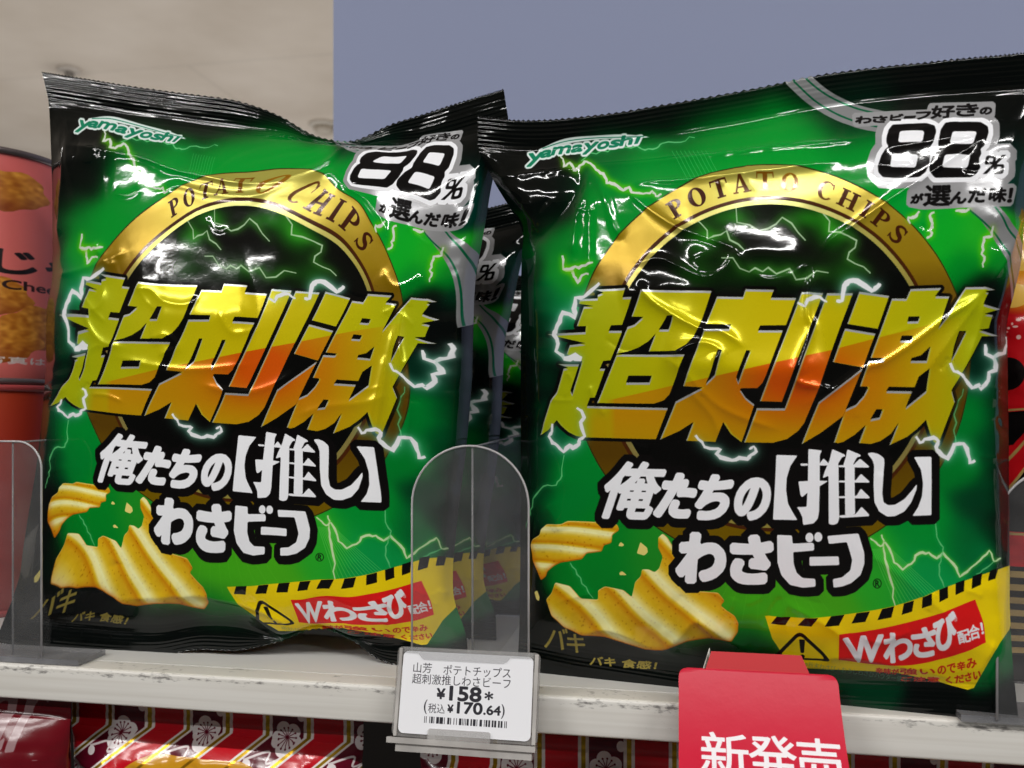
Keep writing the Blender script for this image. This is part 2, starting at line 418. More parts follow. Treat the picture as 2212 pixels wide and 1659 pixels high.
    # POTATO CHIPS along the ring: drawn serif capitals
    def serif(ch):
        t, h = .26, .09
        def stem(x, w=t): return [(x, 0), (x + w, 0), (x + w, 1), (x, 1)]
        def bar(x0, x1, y, w=h): return [(x0, y), (x1, y), (x1, y + w), (x0, y + w)]
        sf = lambda x, y: bar(x - .12, x + t + .12, y)
        if ch == 'P': return [[stem(.14)], [sf(.14, 1 - h)], [sf(.14, 0)], [ellipse(.46, .27, .40, .27, -math.pi / 2, math.pi / 2, 20), ellipse(.46, .27, .17, .18, -math.pi / 2, math.pi / 2, 20)], [bar(.3, .5, 0)], [bar(.3, .5, .46)]], .88
        if ch == 'O': return [[ellipse(.5, .5, .5, .53), ellipse(.5, .5, .22, .45)]], 1.
        if ch == 'T': return [[stem(.37)], [sf(.37, 1 - h)], [bar(.02, .98, 0)], [[(.02, 0), (.10, 0), (.06, .30), (.0, .30)]], [[(.90, 0), (.98, 0), (1., .30), (.94, .30)]]], 1.
        if ch == 'A': return [[[(.42, 0), (.58, 0), (.95, 1), (.68, 1)]], [[(.42, 0), (.50, .08), (.2, 1), (.1, 1)]], [bar(.25, .72, .62)], [bar(0, .3, 1 - h)], [bar(.58, 1.04, 1 - h)]], 1.04
        if ch == 'C': return [[np.vstack([ellipse(.52, .5, .5, .53, .75, 5.55, 40), ellipse(.56, .5, .27, .44, 5.45, .85, 40)])], [[(.82, .06), (.9, .02), (.92, .36), (.84, .32)]]], .94
        if ch == 'H': return [[stem(.12)], [stem(.74)], [sf(.12, 0)], [sf(.12, 1 - h)], [sf(.74, 0)], [sf(.74, 1 - h)], [bar(.3, .8, .46)]], 1.12
        if ch == 'I': return [[stem(.12)], [sf(.12, 0)], [sf(.12, 1 - h)]], .5
        if ch == 'S': return [[ribbon(smooth([(.72, .20), (.55, .05), (.28, .08), (.16, .26), (.36, .46), (.62, .58), (.70, .80), (.50, .96), (.24, .94), (.06, .78)], 6), np.interp(np.linspace(0, 1, 55), [0, .25, .5, .75, 1], [.09, .16, .27, .16, .09]))], [[(.66, .02), (.74, .02), (.76, .32), (.7, .32)]], [[(.02, .7), (.08, .7), (.1, 1), (.03, 1)]]], .8
    H = 39.; rad = R - 15
    place = [('P', -121.2), ('O', -113.8), ('T', -106.2), ('A', -99.2), ('T', -91.6), ('O', -83.8), ('C', -72.3), ('H', -64.6), ('I', -58.2), ('P', -52.6), ('S', -45.6)]
    for ch, a in place:
        groups, wd = serif(ch)
        a = math.radians(a); r_top = rad
        m = np.zeros_like(rr)
        for g in groups:
            q = []
            for pl in g:
                pl = np.asarray(pl, float); u = (pl[:, 0] - wd / 2) * H * .98; rd = r_top - pl[:, 1] * H
                q.append(np.stack([cx + rd * math.cos(a) - u * math.sin(a), cy + rd * math.sin(a) + u * math.cos(a)], 1))
            m = np.maximum(m, c.mask(poly_edges(*q)))
        f = math.exp(-((math.degrees(a) + 84) / 13.) ** 2)
        c.put(m, (62 + 84 * f, 26 + 72 * f, 8 + 6 * f), .1)
    # branching lightning on the green
    thin = [Z(1026.1, 108, 4, [(740, 910), (765, 960), (770, 1015), (820, 975), (860, 1045), (900, 1035), (950, 965), (1000, 985), (1050, 1040), (1110, 1070), (1140, 1150), (1200, 1155), (1280, 1210), (1330, 1185), (1350, 1230), (1450, 1240), (1530, 1215), (1560, 1260), (1610, 1240)]),
            Z(1659, 108, 4, [(1310, 1390), (1270, 1440), (1215, 1445), (1230, 1500)]), Z(1659, 108, 4, [(1440, 1400), (1400, 1430), (1420, 1530), (1410, 1600), (1370, 1625)]),
            Z(1659, 108, 4, [(1620, 1390), (1700, 1392), (1740, 1380)]), Z(1659, 108, 4, [(1950, 1520), (1940, 1610), (1870, 1620), (1855, 1700), (1870, 1790), (1860, 1880)]),
            Z(1107.1, 567, 4, [(430, -60), (440, 60), (520, 70), (530, 120), (560, 175), (600, 110), (660, 100)]), Z(1107.1, 567, 4, [(440, 60), (520, 50), (600, 30), (700, 0)])]
    for p in thin:
        m = c.mask(poly_edges(bolt(p, 6.5, rng, .08))); g = np.clip(lblur(m, 9) * 3.2, 0, 1); c.put(g, (110, 200, 10), k=.6); c.put(m, (204, 212, 198))
    faint = [Z(1659, 945.1, 4, [(980, 840), (995, 920), (1010, 1050), (1060, 1230), (1100, 1460)]), Z(1659, 945.1, 4, [(880, 870), (910, 890), (970, 940), (1010, 905), (1090, 1080), (1165, 1140), (1240, 1090), (1310, 1000), (1390, 995), (1460, 1045), (1510, 995), (1600, 1090), (1660, 1205), (1720, 1160), (1830, 1060), (1910, 975), (1950, 1070), (2010, 1040)])]
    for p in faint:
        m = c.mask(poly_edges(bolt(p, 5.2, rng, .05))); c.put(np.clip(lblur(m, 5) * 2, 0, 1), (110, 200, 60), k=.6); c.put(m, (196, 226, 170))
    hair = [Z(1659, 945.1, 4, [(1510, 995), (1480, 1100), (1500, 1230), (1525, 1300)]), Z(1659, 945.1, 4, [(1440, 700), (1460, 860), (1515, 950), (1510, 995)]), Z(1659, 945.1, 4, [(1950, 1070), (1880, 1130), (1800, 1180)]),
            Z(1107.1, 945.1, 4, [(450, 150), (430, 330), (380, 410), (270, 420), (200, 500), (180, 600), (140, 690), (120, 780)]), Z(1107.1, 945.1, 4, [(500, 1080), (560, 1180), (640, 1290), (700, 1390)]),
            Z(1026.1, 108, 4, [(920, 960), (1000, 890), (1150, 880), (1250, 830), (1400, 830), (1470, 865), (1570, 850), (1620, 810), (1780, 800), (1900, 760)]),
            [(2062, 980), (2060, 930), (2066, 880), (2080, 840)]]
    for p in hair:
        m = c.mask(poly_edges(bolt(p, 3., rng, .06))); c.put(np.clip(lblur(m, 6) * 2, 0, 1), (30, 170, 90), k=.5); c.put(m, (110, 205, 130), k=.8)
    # potato chips
    def chip(poly, base, ridge, span, dirn, hi):
        m = c.mask(poly_edges(poly))
        p = (X - base[0]) * dirn[0] + (Y - base[1]) * dirn[1] + 5 * np.sin((X + Y) / 60.)
        t = (p / ridge) % 1.
        tone = np.interp(t, [0, .10, .26, .5, .78, .92, 1], [.5, .95, 1., .66, .42, .05, .5])[..., None]
        edge = np.clip(1 - lblur(m, 8) * 1.0, 0, 1)[..., None] * np.clip(((Y - hi[1]) / span), 0, 1)[..., None]
        n = (gblur(rng.random(m.shape).astype(np.float32), 3) - .5)[..., None] * 60
        col = np.array((204, 132, 6), np.float32) + tone * np.array((36, 88, 40), np.float32) + np.clip(tone - .6, 0, 1) * np.array((30, 70, 330), np.float32) + n
        col = col + (np.array((208, 104, 6), np.float32) - col) * np.clip(edge * 1.5, 0, .9)
        fine = (rng.random((c.h // 3 + 1, c.w // 3 + 1)).astype(np.float32) > .985).repeat(3, 0).repeat(3, 1)[:c.h, :c.w].astype(np.float32)
        col = col - (lblur(fine * m, 1.2) * np.clip(1.4 - tone[..., 0], 0, 1))[..., None] * np.array((70, 90, 30), np.float32)
        c.put(m, col, .05)
        k = int(2.2 * c.K)
        c.put(m * (1 - np.roll(m, k, 0)), (250, 232, 168), .05, k=.55); c.put(m * (1 - np.roll(m, -k, 0)), (168, 84, 6), .05, k=.7); c.put(m * (1 - np.roll(m, -k, 1)) , (206, 130, 20), .05, k=.5)
    ca = Z(1107.1, 945.1, 4, [(275, 770), (300, 745), (430, 745), (480, 720), (720, 730), (905, 750), (920, 800), (860, 840), (855, 910), (790, 930), (770, 985), (640, 1000), (600, 1050), (420, 1080), (360, 1110), (300, 1160), (290, 1200), (245, 1235), (210, 1140), (175, 1060), (160, 930), (180, 875), (240, 840), (250, 790)])
    chip(rounded(ca, 4), (1150, 1136), 40., 60, (-.05, 1.), (0, 1150))
    cb = Z(1107.1, 945.1, 4, [(370, 1250), (500, 1280), (600, 1390), (740, 1400), (740, 1320), (800, 1285), (960, 1320), (1030, 1380), (1060, 1250), (1110, 1200), (1120, 1140), (1180, 1140), (1230, 1165), (1270, 1130), (1300, 1030), (1260, 950), (1260, 860), (1300, 825), (1340, 860), (1430, 1010), (1400, 1060), (1420, 1250), (1560, 1320), (1780, 1340), (1835, 1410), (1800, 1450), (1920, 1540), (1950, 1600), (1945, 1680), (1890, 1750), (1700, 1725), (1500, 1760), (1300, 1830), (1150, 1830), (980, 1780), (800, 1720), (600, 1700), (450, 1640), (340, 1540), (290, 1400), (340, 1340)])
    chip(rounded(cb, 4), (1232, 1396), 74., 120, (.66, -.75), (0, 1270))
    for p in ([(920, 920), (935, 900), (965, 925), (955, 940), (915, 938)], [(1075, 1000), (1105, 900), (1165, 950), (1172, 990), (1140, 1020)], [(925, 1165), (950, 1155), (990, 1190), (925, 1190)], [(190, 1335), (215, 1320), (235, 1380), (228, 1415), (205, 1400)]):
        c.fill(poly_edges(rounded(Z(1107.1, 945.1, 4, p), 3)), (232, 214, 120))
    # chip slogan in gold
    go = (150, 134, 62)
    for ch, q in (('バ', [(1186, 1352), (1228, 1358), (1220, 1404), (1176, 1398)]), ('キ', [(1228, 1366), (1266, 1372), (1262, 1412), (1224, 1404)]), ('バキ', [(1276, 1418), (1330, 1422), (1328, 1440), (1274, 1436)]), ('食感！', [(1344, 1424), (1420, 1430), (1416, 1446), (1342, 1442)])):
        c.fill(quad_text(ch, q), go, .2, grow=1.)
    # hazard tag
    yl = (236, 206, 10); B4 = (1659, 1244.3, 4)
    ytop = smooth([(1652, 1331), (1700, 1333), (1746, 1334), (1819, 1329), (1934, 1309), (2034, 1272), (2106, 1247), (2156, 1230), (2200, 1214)])
    m = c.fill(poly_edges(np.vstack([ytop, [(2196, 1300), (2180, 1360), (2146, 1406), (2104, 1486), (2090, 1490), (2020, 1470), (1934, 1452), (1800, 1446), (1724, 1442), (1694, 1420), (1668, 1380)]])), yl, 0.)
    for q in ([(75, 352), (195, 355), (150, 428), (25, 415)], [(320, 362), (432, 360), (375, 437), (258, 430)], [(545, 350), (660, 338), (612, 430), (490, 433)], [(765, 325), (880, 310), (840, 400), (722, 415)],
              [(985, 290), (1090, 265), (1065, 362), (945, 385)], [(1175, 240), (1262, 212), (1245, 310), (1155, 338)], [(1335, 180), (1415, 148), (1410, 245), (1330, 280)], [(1480, 120), (1555, 90), (1555, 190), (1480, 225)],
              [(1622, 62), (1700, 32), (1692, 132), (1620, 165)], [(1770, 2), (1855, -28), (1840, 75), (1758, 110)], [(1920, -45), (1990, -70), (1970, 25), (1905, 45)]):
        c.fill(poly_edges(Z(*B4, q)), (14, 12, 10))
    red = smooth(Z(*B4, [(615, 500), (800, 488), (1100, 430), (1450, 335), (1790, 205)])); red2 = smooth(Z(*B4, [(1790, 205), (1860, 400), (1878, 570)])); red3 = smooth(Z(*B4, [(1878, 570), (1700, 660), (1450, 730), (1200, 765), (900, 755), (612, 716)]))
    c.fill(poly_edges(np.vstack([red, red2[1:], red3[1:]])), (222, 26, 26))
    for ch, q, g in (('W', [(655, 540), (990, 515), (955, 725), (720, 735)], 2.6), ('わ', [(1000, 505), (1235, 495), (1245, 715), (1010, 740)], 3.), ('さ', [(1240, 475), (1440, 440), (1460, 680), (1265, 705)], 3.), ('び', [(1430, 370), (1610, 310), (1640, 590), (1465, 660)], 3.),
                     ('配', [(1635, 490), (1735, 458), (1755, 565), (1655, 590)], 1.), ('合', [(1730, 440), (1815, 415), (1840, 530), (1750, 560)], 1.), ('！', [(1835, 410), (1850, 405), (1865, 495), (1848, 505)], 1.)):
        c.fill(quad_text(ch, Z(*B4, q)), (238, 238, 242), 0., grow=g)
    c.fill(quad_text('※', Z(*B4, [(1605, 355), (1635, 350), (1640, 395), (1608, 400)])), (226, 200, 200), 0.)
    tri = rounded(Z(*B4, [(35, 712), (275, 470), (560, 735)]), 16); tri2 = rounded(Z(*B4, [(90, 698), (277, 512), (500, 716)]), 10)
    c.fill(poly_edges(tri, tri2), (20, 16, 8))
    c.fill(poly_edges(rounded(Z(*B4, [(270, 550), (322, 552), (312, 665), (282, 665)]), 3)), (20, 16, 8)); c.fill(poly_edges(ellipse(*Z(*B4, [(298, 695)])[0], 5, 4.5)), (20, 16, 8))
    for ch, q in (('辛味が', [(930, 790), (1130, 800), (1130, 850), (935, 838)]), ('強い', [(1140, 790), (1440, 790), (1440, 845), (1140, 850)]), ('ので', [(1465, 782), (1620, 755), (1625, 830), (1470, 845)]), ('辛', [(1632, 752), (1700, 735), (1708, 805), (1640, 818)]), ('み', [(1712, 725), (1790, 700), (1800, 780), (1720, 805)]),
                  ('ご注意', [(1150, 870), (1480, 870), (1480, 915), (1150, 905)]), ('くだ', [(1530, 868), (1690, 850), (1698, 915), (1545, 925)]), ('さい', [(1700, 845), (1830, 800), (1836, 880), (1708, 912)])):
        c.fill(quad_text(ch, Z(*B4, q)), (200, 40, 16), 0., grow=.8)
    # little notice on the bottom edge
    c.fill(quad_text('※粉末わさび・おろしわさびパウダー使用', [(1740, 1428), (1960, 1462), (1958, 1474), (1738, 1440)]), (120, 140, 126), 0., k=.7)
    # title
    T1 = lambda p: Z(1144.9, 604.8, 4.655, p); T2 = lambda p: Z(1414.9, 604.8, 4.5186, p); T3 = lambda p: Z(1782.1, 604.8, 4.5187, p)
    title = [
        [T1([(650, 95), (965, 82), (935, 175), (1030, 175), (925, 452), (815, 458), (790, 512), (922, 512), (918, 540), (808, 808), (735, 815), (700, 893), (755, 893), (655, 1180), (605, 1182), (572, 1266), (1390, 1288), (1268, 1600), (550, 1582), (470, 1570), (390, 1530), (320, 1470), (275, 1412), (190, 1510), (108, 1562), (210, 1215), (275, 1120), (340, 893), (385, 880), (290, 848), (492, 848), (410, 1110), (425, 1150), (525, 815), (370, 745), (400, 655), (560, 634), (175, 546), (300, 536), (558, 524), (562, 465), (470, 465), (540, 270), (640, 262), (490, 240), (500, 193), (680, 185), (680, 150), (740, 124)])],
        [T1([(1130, 106), (1834, 120), (1710, 484), (1660, 570), (1590, 655), (1480, 715), (1195, 718), (1262, 540), (1190, 618), (1090, 680), (980, 720), (868, 742), (980, 474), (1050, 450), (1138, 372), (1022, 370)]), T1([(1385, 362), (1448, 362), (1398, 500), (1295, 500)])],
        [T1([(870, 750), (1578, 755), (1440, 1080), (1410, 1150), (1350, 1210), (1250, 1243), (680, 1235)]), T1([(992, 962), (1228, 962), (1205, 1032), (968, 1032)])],
        [T2([(612, 166), (862, 170), (888, 95), (1162, 101), (1132, 176), (1378, 180), (1280, 443), (1032, 445), (1010, 493), (1250, 495), (1090, 930), (1055, 1005), (1005, 1054), (855, 1054), (836, 1064), (890, 1146), (974, 1213), (845, 1580), (740, 1500), (665, 1385), (590, 1578), (305, 1570), (375, 1387), (240, 1475), (52, 1557), (210, 1186), (480, 1046), (440, 1043), (290, 1035), (497, 488), (735, 483), (748, 437), (505, 435)]),
         T2([(632, 683), (670, 683), (600, 925), (510, 1010), (560, 900)]), T2([(900, 690), (940, 690), (822, 1000), (805, 945)])],
        [T2([(1433, 125), (1640, 130), (1240, 1187), (1030, 1180)])],
        [T2([(1680, 130), (1930, 128), (1600, 1040), (1460, 1390), (1400, 1470), (1290, 1550), (1150, 1587), (870, 1583), (1000, 1248), (1270, 1250)])],
        [T3([(335, 113), (625, 158), (512, 480), (220, 432)])], [T3([(197, 478), (490, 528), (370, 855), (78, 800)])], [T3([(-226, 1602), (-64, 1190), (362, 864), (175, 1330), (-40, 1490)])],
        [T3([(655, 183), (795, 185), (838, 90), (1135, 78), (1075, 158), (1212, 160), (1095, 470), (1375, 70), (1560, 68), (1652, 98), (1556, 108), (1590, 128), (1535, 235), (1705, 288), (1545, 330), (1630, 346), (1595, 475), (1490, 485), (1690, 548), (1525, 550), (1232, 1075), (1265, 1192), (1105, 1600), (1060, 1580), (1025, 1500), (985, 1365), (900, 1450), (800, 1530), (628, 1612), (715, 1390), (640, 1500), (540, 1570), (450, 1600), (330, 1592), (395, 1415), (290, 1510), (180, 1580), (80, 1608), (200, 1265), (300, 1218), (380, 1130), (420, 1056), (410, 1042), (340, 1040), (424, 792), (560, 790), (580, 765), (445, 762)]),
         T3([(1010, 862), (985, 1080), (785, 1245), (845, 1085), (598, 1085), (625, 1043), (868, 1043), (908, 940)]), T3([(500, 1260), (560, 1262), (530, 1340), (440, 1358)]), T3([(1297, 500), (1372, 498), (1228, 785), (1250, 650)]),
         T3([(815, 358), (922, 356), (905, 405), (800, 408)]), T3([(745, 545), (850, 545), (835, 592), (728, 595)]), T3([(1020, 650), (985, 790), (830, 790), (840, 762), (930, 735)])]]
    tm = np.zeros_like(rr)
    for g in title:
        tm = np.maximum(tm, c.mask(poly_edges(*g)))
    back = c.grow(tm, 7.)
    c.put(back * np.clip((X - 1150) / 60, 0, 1) * np.clip((2100 - X) / 60, 0, 1), (10, 9, 8), 0.)
    c.put(c.grow(tm, 2.), (12, 14, 8), 0.)
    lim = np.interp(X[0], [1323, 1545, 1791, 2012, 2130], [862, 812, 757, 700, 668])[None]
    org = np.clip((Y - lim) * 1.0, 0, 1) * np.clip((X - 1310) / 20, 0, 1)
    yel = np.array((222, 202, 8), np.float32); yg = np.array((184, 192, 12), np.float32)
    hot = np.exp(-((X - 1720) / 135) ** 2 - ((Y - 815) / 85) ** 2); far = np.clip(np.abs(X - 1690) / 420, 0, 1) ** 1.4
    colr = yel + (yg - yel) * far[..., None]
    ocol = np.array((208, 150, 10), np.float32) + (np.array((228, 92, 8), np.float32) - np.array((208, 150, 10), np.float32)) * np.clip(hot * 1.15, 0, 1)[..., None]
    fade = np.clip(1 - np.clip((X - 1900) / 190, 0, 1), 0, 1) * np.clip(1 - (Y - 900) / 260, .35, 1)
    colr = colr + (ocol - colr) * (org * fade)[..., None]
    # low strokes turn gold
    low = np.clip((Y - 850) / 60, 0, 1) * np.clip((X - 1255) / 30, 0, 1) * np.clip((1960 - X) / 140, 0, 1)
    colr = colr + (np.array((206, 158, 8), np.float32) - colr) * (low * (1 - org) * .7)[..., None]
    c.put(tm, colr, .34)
    K = c.K
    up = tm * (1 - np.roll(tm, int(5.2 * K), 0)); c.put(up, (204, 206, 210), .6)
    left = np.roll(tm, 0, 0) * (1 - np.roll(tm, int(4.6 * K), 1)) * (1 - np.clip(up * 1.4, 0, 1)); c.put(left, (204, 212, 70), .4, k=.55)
    # bold lightning over the title
    bold = [(T1([(700, 30), (620, 100), (540, 170), (455, 180), (440, 290), (450, 378), (330, 330), (300, 420), (260, 500), (240, 550), (282, 640), (262, 715), (330, 760), (352, 808)]), 10), (T1([(340, 790), (400, 790), (450, 770), (520, 795)]), 17),
            (Z(1107.1, 567, 4, [(350, 1395), (345, 1460), (318, 1505), (350, 1560), (390, 1580), (445, 1635), (500, 1580), (520, 1605), (575, 1570), (580, 1530), (625, 1500), (600, 1430), (590, 1380), (620, 1340), (595, 1280), (555, 1255)]), 8.5),
            (Z(1107.1, 945.1, 4, [(1580, -20), (1640, 40), (1660, 80), (1760, 95), (1800, 100), (1765, 140), (1800, 170), (1900, 195), (1960, 175), (2030, 185), (2060, 150), (2105, 120), (2085, 75), (2045, 100)]), 8),
            (Z(1659, 567, 4, [(255, 350), (320, 385), (340, 330), (400, 302), (450, 300), (510, 340)]), 8), (Z(1659, 567, 4, [(590, 330), (640, 330), (660, 200), (700, 160), (770, 160), (900, 245), (950, 205), (965, 180)]), 11),
            (Z(1659, 567, 4, [(1570, 870), (1600, 940), (1650, 960), (1690, 1000), (1760, 1085), (1820, 1060), (1830, 1095), (1900, 1020), (1905, 950), (1960, 930), (1965, 880), (1945, 820), (1990, 790), (2040, 780), (2065, 700), (2060, 640)]), 9), (Z(1659, 567, 4, [(1875, 705), (1880, 790), (1950, 825)]), 11),
            (Z(1659, 945.1, 4, [(1275, -10), (1310, 45), (1350, 15), (1430, 0), (1470, 30), (1450, 80), (1470, 120), (1550, 180), (1610, 60), (1690, 55), (1730, 150), (1745, 220), (1790, 200)]), 10)]
    for p, w in bold:
        m = c.mask(poly_edges(bolt(p, w, rng, .05, 2)))
        g = np.clip(lblur(m, 17) * 2.6, 0, 1) * (1 - .6 * tm); c.put(g, (90, 170, 140), k=.55)
        c.put(np.clip(lblur(m, 6) * 1.5, 0, 1), (200, 225, 215), k=.45); c.put(m, (226, 228, 230), 0.)
    # second line
    wh = (238, 239, 243)
    bl = lambda p: Z(1107.1, 945.1, 4, p); br = lambda p: Z(1659, 945.1, 4, p)
    w = np.zeros_like(rr)
    for ch, q, g in (('俺', bl([(875, 200), (1365, 215), (1187, 712), (703, 697)]), 4.2), ('た', bl([(1335, 300), (1652, 310), (1515, 710), (1198, 690)]), 6.), ('ち', bl([(1645, 312), (1961, 320), (1821, 720), (1505, 712)]), 6.), ('の', [(1597, 1029), (1672, 1032), (1655, 1126), (1580, 1123)], 5.6),
                     ('わ', bl([(1445, 812), (1850, 815), (1840, 1262), (1400, 1260)]), 8.), ('さ', [(1580, 1153), (1672, 1155), (1668, 1265), (1572, 1263)], 8.)):
        q = np.array(q, float); ctr = q.mean(0); sc = 1 - 2 * (g - 1.0) / np.hypot(*(q[1] - q[0])); q = ctr + (q - ctr) * sc
        w = np.maximum(w, c.grow(c.mask(quad_text(ch, q)), g))
    hand = [[(70, 150), (255, 155), (190, 250), (160, 350), (155, 450), (175, 570), (220, 650), (258, 712), (45, 708)],
            [(350, 98), (468, 112), (448, 150), (443, 640), (432, 700), (395, 742), (305, 755), (300, 690), (275, 635), (250, 600), (335, 598)], [(275, 225), (345, 225), (345, 243), (285, 245)], [(445, 225), (480, 180), (525, 225), (520, 243), (445, 243)],
            [(260, 378), (430, 370), (520, 375), (440, 425), (345, 470), (330, 485), (295, 515), (280, 500)], [(555, 100), (665, 150), (668, 165), (640, 170), (605, 230), (610, 240), (615, 700), (600, 745), (565, 757), (525, 750), (522, 330), (470, 352), (490, 290), (530, 200)],
            [(685, 102), (800, 150), (800, 165), (770, 170), (735, 235), (750, 250), (752, 665), (665, 675), (665, 250), (650, 240), (670, 180)], [(735, 240), (795, 182), (875, 247), (872, 260), (610, 258), (610, 240)], [(610, 372), (760, 370), (805, 312), (880, 378), (878, 390), (610, 388)],
            [(610, 508), (765, 505), (805, 440), (880, 515), (878, 528), (610, 525)], [(615, 675), (755, 665), (808, 598), (875, 668), (870, 682), (640, 697), (615, 690)],
            [(860, 135), (905, 128), (960, 145), (1005, 180), (1008, 220), (990, 480), (1000, 560), (1040, 585), (1100, 580), (1180, 530), (1240, 460), (1285, 400), (1285, 440), (1240, 560), (1180, 640), (1100, 680), (1030, 685), (960, 640), (920, 560), (915, 400), (918, 240), (900, 190), (870, 155)],
            [(1258, 168), (1410, 165), (1415, 672), (1250, 678), (1300, 600), (1330, 510), (1338, 400), (1320, 280)],
            [(80, 840), (210, 845), (215, 915), (385, 905), (400, 920), (400, 975), (220, 990), (225, 1090), (250, 1170), (300, 1215), (410, 1222), (412, 1290), (300, 1300), (190, 1275), (115, 1190), (82, 1080)], [(360, 1030), (610, 1028), (615, 1105), (362, 1110)],
            [(512, 850), (780, 830), (830, 1000), (832, 1090), (800, 1190), (720, 1260), (640, 1290), (565, 1300), (560, 1225), (640, 1210), (710, 1150), (725, 1060), (680, 905), (525, 920)]]
    for p in hand:
        w = np.maximum(w, c.mask(poly_edges(rounded(br(p), 3.5))))
    for x, y in ((360, 862), (435, 858)):
        w = np.maximum(w, c.mask(poly_edges(ellipse(*br([(x, y)])[0], 8.6, 10.4))))
    bk = c.grow(w, 15.); bk = np.maximum(bk, np.roll(np.roll(bk, int(5 * K), 0), int(3 * K), 1))
    c.put(bk, (13, 11, 11), 0.); c.put(w, wh, 0.)
    c.fill(poly_edges(ellipse(1895, 1261, 9.6, 11), ellipse(1895, 1261, 7.6, 9)), (12, 40, 12)); c.fill(box_text('R', 1891, 1254.5, 1899.5, 1267.5), (12, 40, 12), grow=.6)
    # the 88% badge
    e = lambda p: Z(1836.2, 205.2, 5.885, p)
    n8 = [[(540, 385), (700, 367), (980, 362), (1070, 400), (1095, 470), (1050, 620), (1000, 685), (1018, 740), (1010, 860), (960, 980), (880, 1045), (560, 1052), (420, 1040), (360, 980), (352, 900), (400, 760), (450, 690), (490, 665), (462, 620), (460, 560), (490, 450)], [(635, 465), (945, 465), (915, 615), (608, 612)], [(535, 745), (870, 755), (835, 920), (508, 914)],
          [(1210, 365), (1350, 345), (1660, 350), (1750, 400), (1760, 480), (1710, 640), (1655, 690), (1672, 740), (1642, 800), (1640, 860), (1662, 920), (1600, 1010), (1530, 1050), (1080, 1052), (1010, 990), (1005, 900), (1060, 760), (1130, 690), (1115, 620), (1150, 450)], [(1305, 465), (1610, 470), (1560, 632), (1262, 620)], [(1205, 758), (1530, 765), (1490, 930), (1160, 925)]]
    n88 = c.mask(poly_edges(*[rounded(e(p), 3.2 if len(p) > 6 else 6) for p in n8]))
    pc = np.maximum.reduce([c.mask(poly_edges(e([(1685, 1005), (1735, 1005), (1985, 760), (1935, 760)]))), c.mask(poly_edges(rounded(e([(1735, 768), (1862, 768), (1845, 882), (1708, 882)]), 5), rounded(e([(1768, 798), (1826, 800), (1812, 850), (1750, 850)]), 3))), c.mask(poly_edges(rounded(e([(1832, 880), (1962, 880), (1945, 1002), (1812, 1002)]), 5), rounded(e([(1870, 910), (1922, 912), (1905, 970), (1852, 968)]), 3)))])
    solid = c.mask(poly_edges(rounded(e(n8[0]), 3))); solid2 = c.mask(poly_edges(rounded(e(n8[3]), 3))); body = np.maximum.reduce([solid, solid2, pc])
    t1 = np.zeros_like(rr); t2 = np.zeros_like(rr)
    for ch, x0, x1, y0, y1, dy in (('わ', 65, 265, 272, 356, 6), ('さ', 285, 465, 266, 350, 5), ('ビ', 510, 670, 252, 330, -6), ('ー', 690, 825, 276, 298, -8), ('フ', 835, 1020, 222, 312, -10), ('好', 1030, 1325, 142, 300, -14), ('き', 1345, 1625, 118, 266, -8), ('の', 1648, 1795, 160, 245, -4)):
        t1 = np.maximum(t1, c.grow(c.mask(quad_text(ch, e([(x0 + 14, y0), (x1 + 8, y0 + dy), (x1 - 6, y1 + dy), (x0, y1)]))), 1.3))
    for ch, x0, x1, y0, y1 in (('が', 775, 925, 1258, 1372), ('選', 940, 1275, 1155, 1405), ('ん', 1270, 1475, 1240, 1380), ('だ', 1500, 1725, 1198, 1368), ('味', 1765, 1980, 1180, 1362), ('！', 2005, 2055, 1192, 1362)):
        t2 = np.maximum(t2, c.grow(c.mask(quad_text(ch, e([(x0 + 26, y0), (x1 + 10, y0 - 4), (x1 - 10, y1 - 4), (x0 - 4, y1)]))), 1.7))
    plate = np.maximum.reduce([c.grow(body, 24.), c.grow(c.mask(poly_edges(e([(70, 270), (1020, 230), (1040, 150), (1800, 130), (1790, 250), (1000, 320), (80, 360)]))), 8.), c.grow(c.mask(poly_edges(e([(780, 1240), (930, 1160), (2060, 1180), (2020, 1360), (930, 1400), (770, 1370)]))), 9.)])
    c.put(plate, (158, 158, 160), .25); c.put(c.grow(body, 10.), (238, 239, 243), 0.); c.put(np.maximum(n88, pc), (12, 11, 12), 0.); c.put(np.maximum(t1, t2), (14, 13, 14), 0.)
    # maker's mark: green script in white with a sweep above
    lg = np.zeros_like(rr)
    for ch, x, y, wd, hh in (('y', 1136, 360, 34, 27), ('a', 1166, 341, 24, 15), ('m', 1190, 335, 40, 16), ('a', 1232, 330, 25, 15), ('y', 1257, 334, 31, 23), ('o', 1288, 323, 25, 15), ('s', 1315, 319, 22, 15), ('h', 1338, 315, 27, 21)):
        sl = -.16 * wd
        lg = np.maximum(lg, c.grow(c.mask(quad_text(ch, [(x + 7, y - hh), (x + wd + 5, y - hh + sl * .8), (x + wd - 1, y + sl * .8), (x + 1, y)])), 1.3))
    lg = np.maximum(lg, c.mask(poly_edges([(1376, 296), (1386, 294), (1378, 311), (1370, 312)])))
    sweep = c.mask(poly_edges(np.vstack([smooth([(1164, 324), (1220, 301), (1290, 294), (1350, 291), (1404, 297)]), smooth([(1404, 297), (1350, 297), (1290, 301), (1220, 311), (1164, 328)])])))
    c.put(np.maximum(c.grow(lg, 4.2), c.grow(sweep, 1.0)), (214, 226, 222), 0.); c.put(lg, (16, 120, 86), 0.); c.put(c.mask(poly_edges(ribbon(smooth([(1172, 321), (1220, 306), (1290, 298), (1392, 295)]), 2.0))), (16, 120, 86))
    n = gblur(rng.random(rr.shape).astype(np.float32), 1) - .5
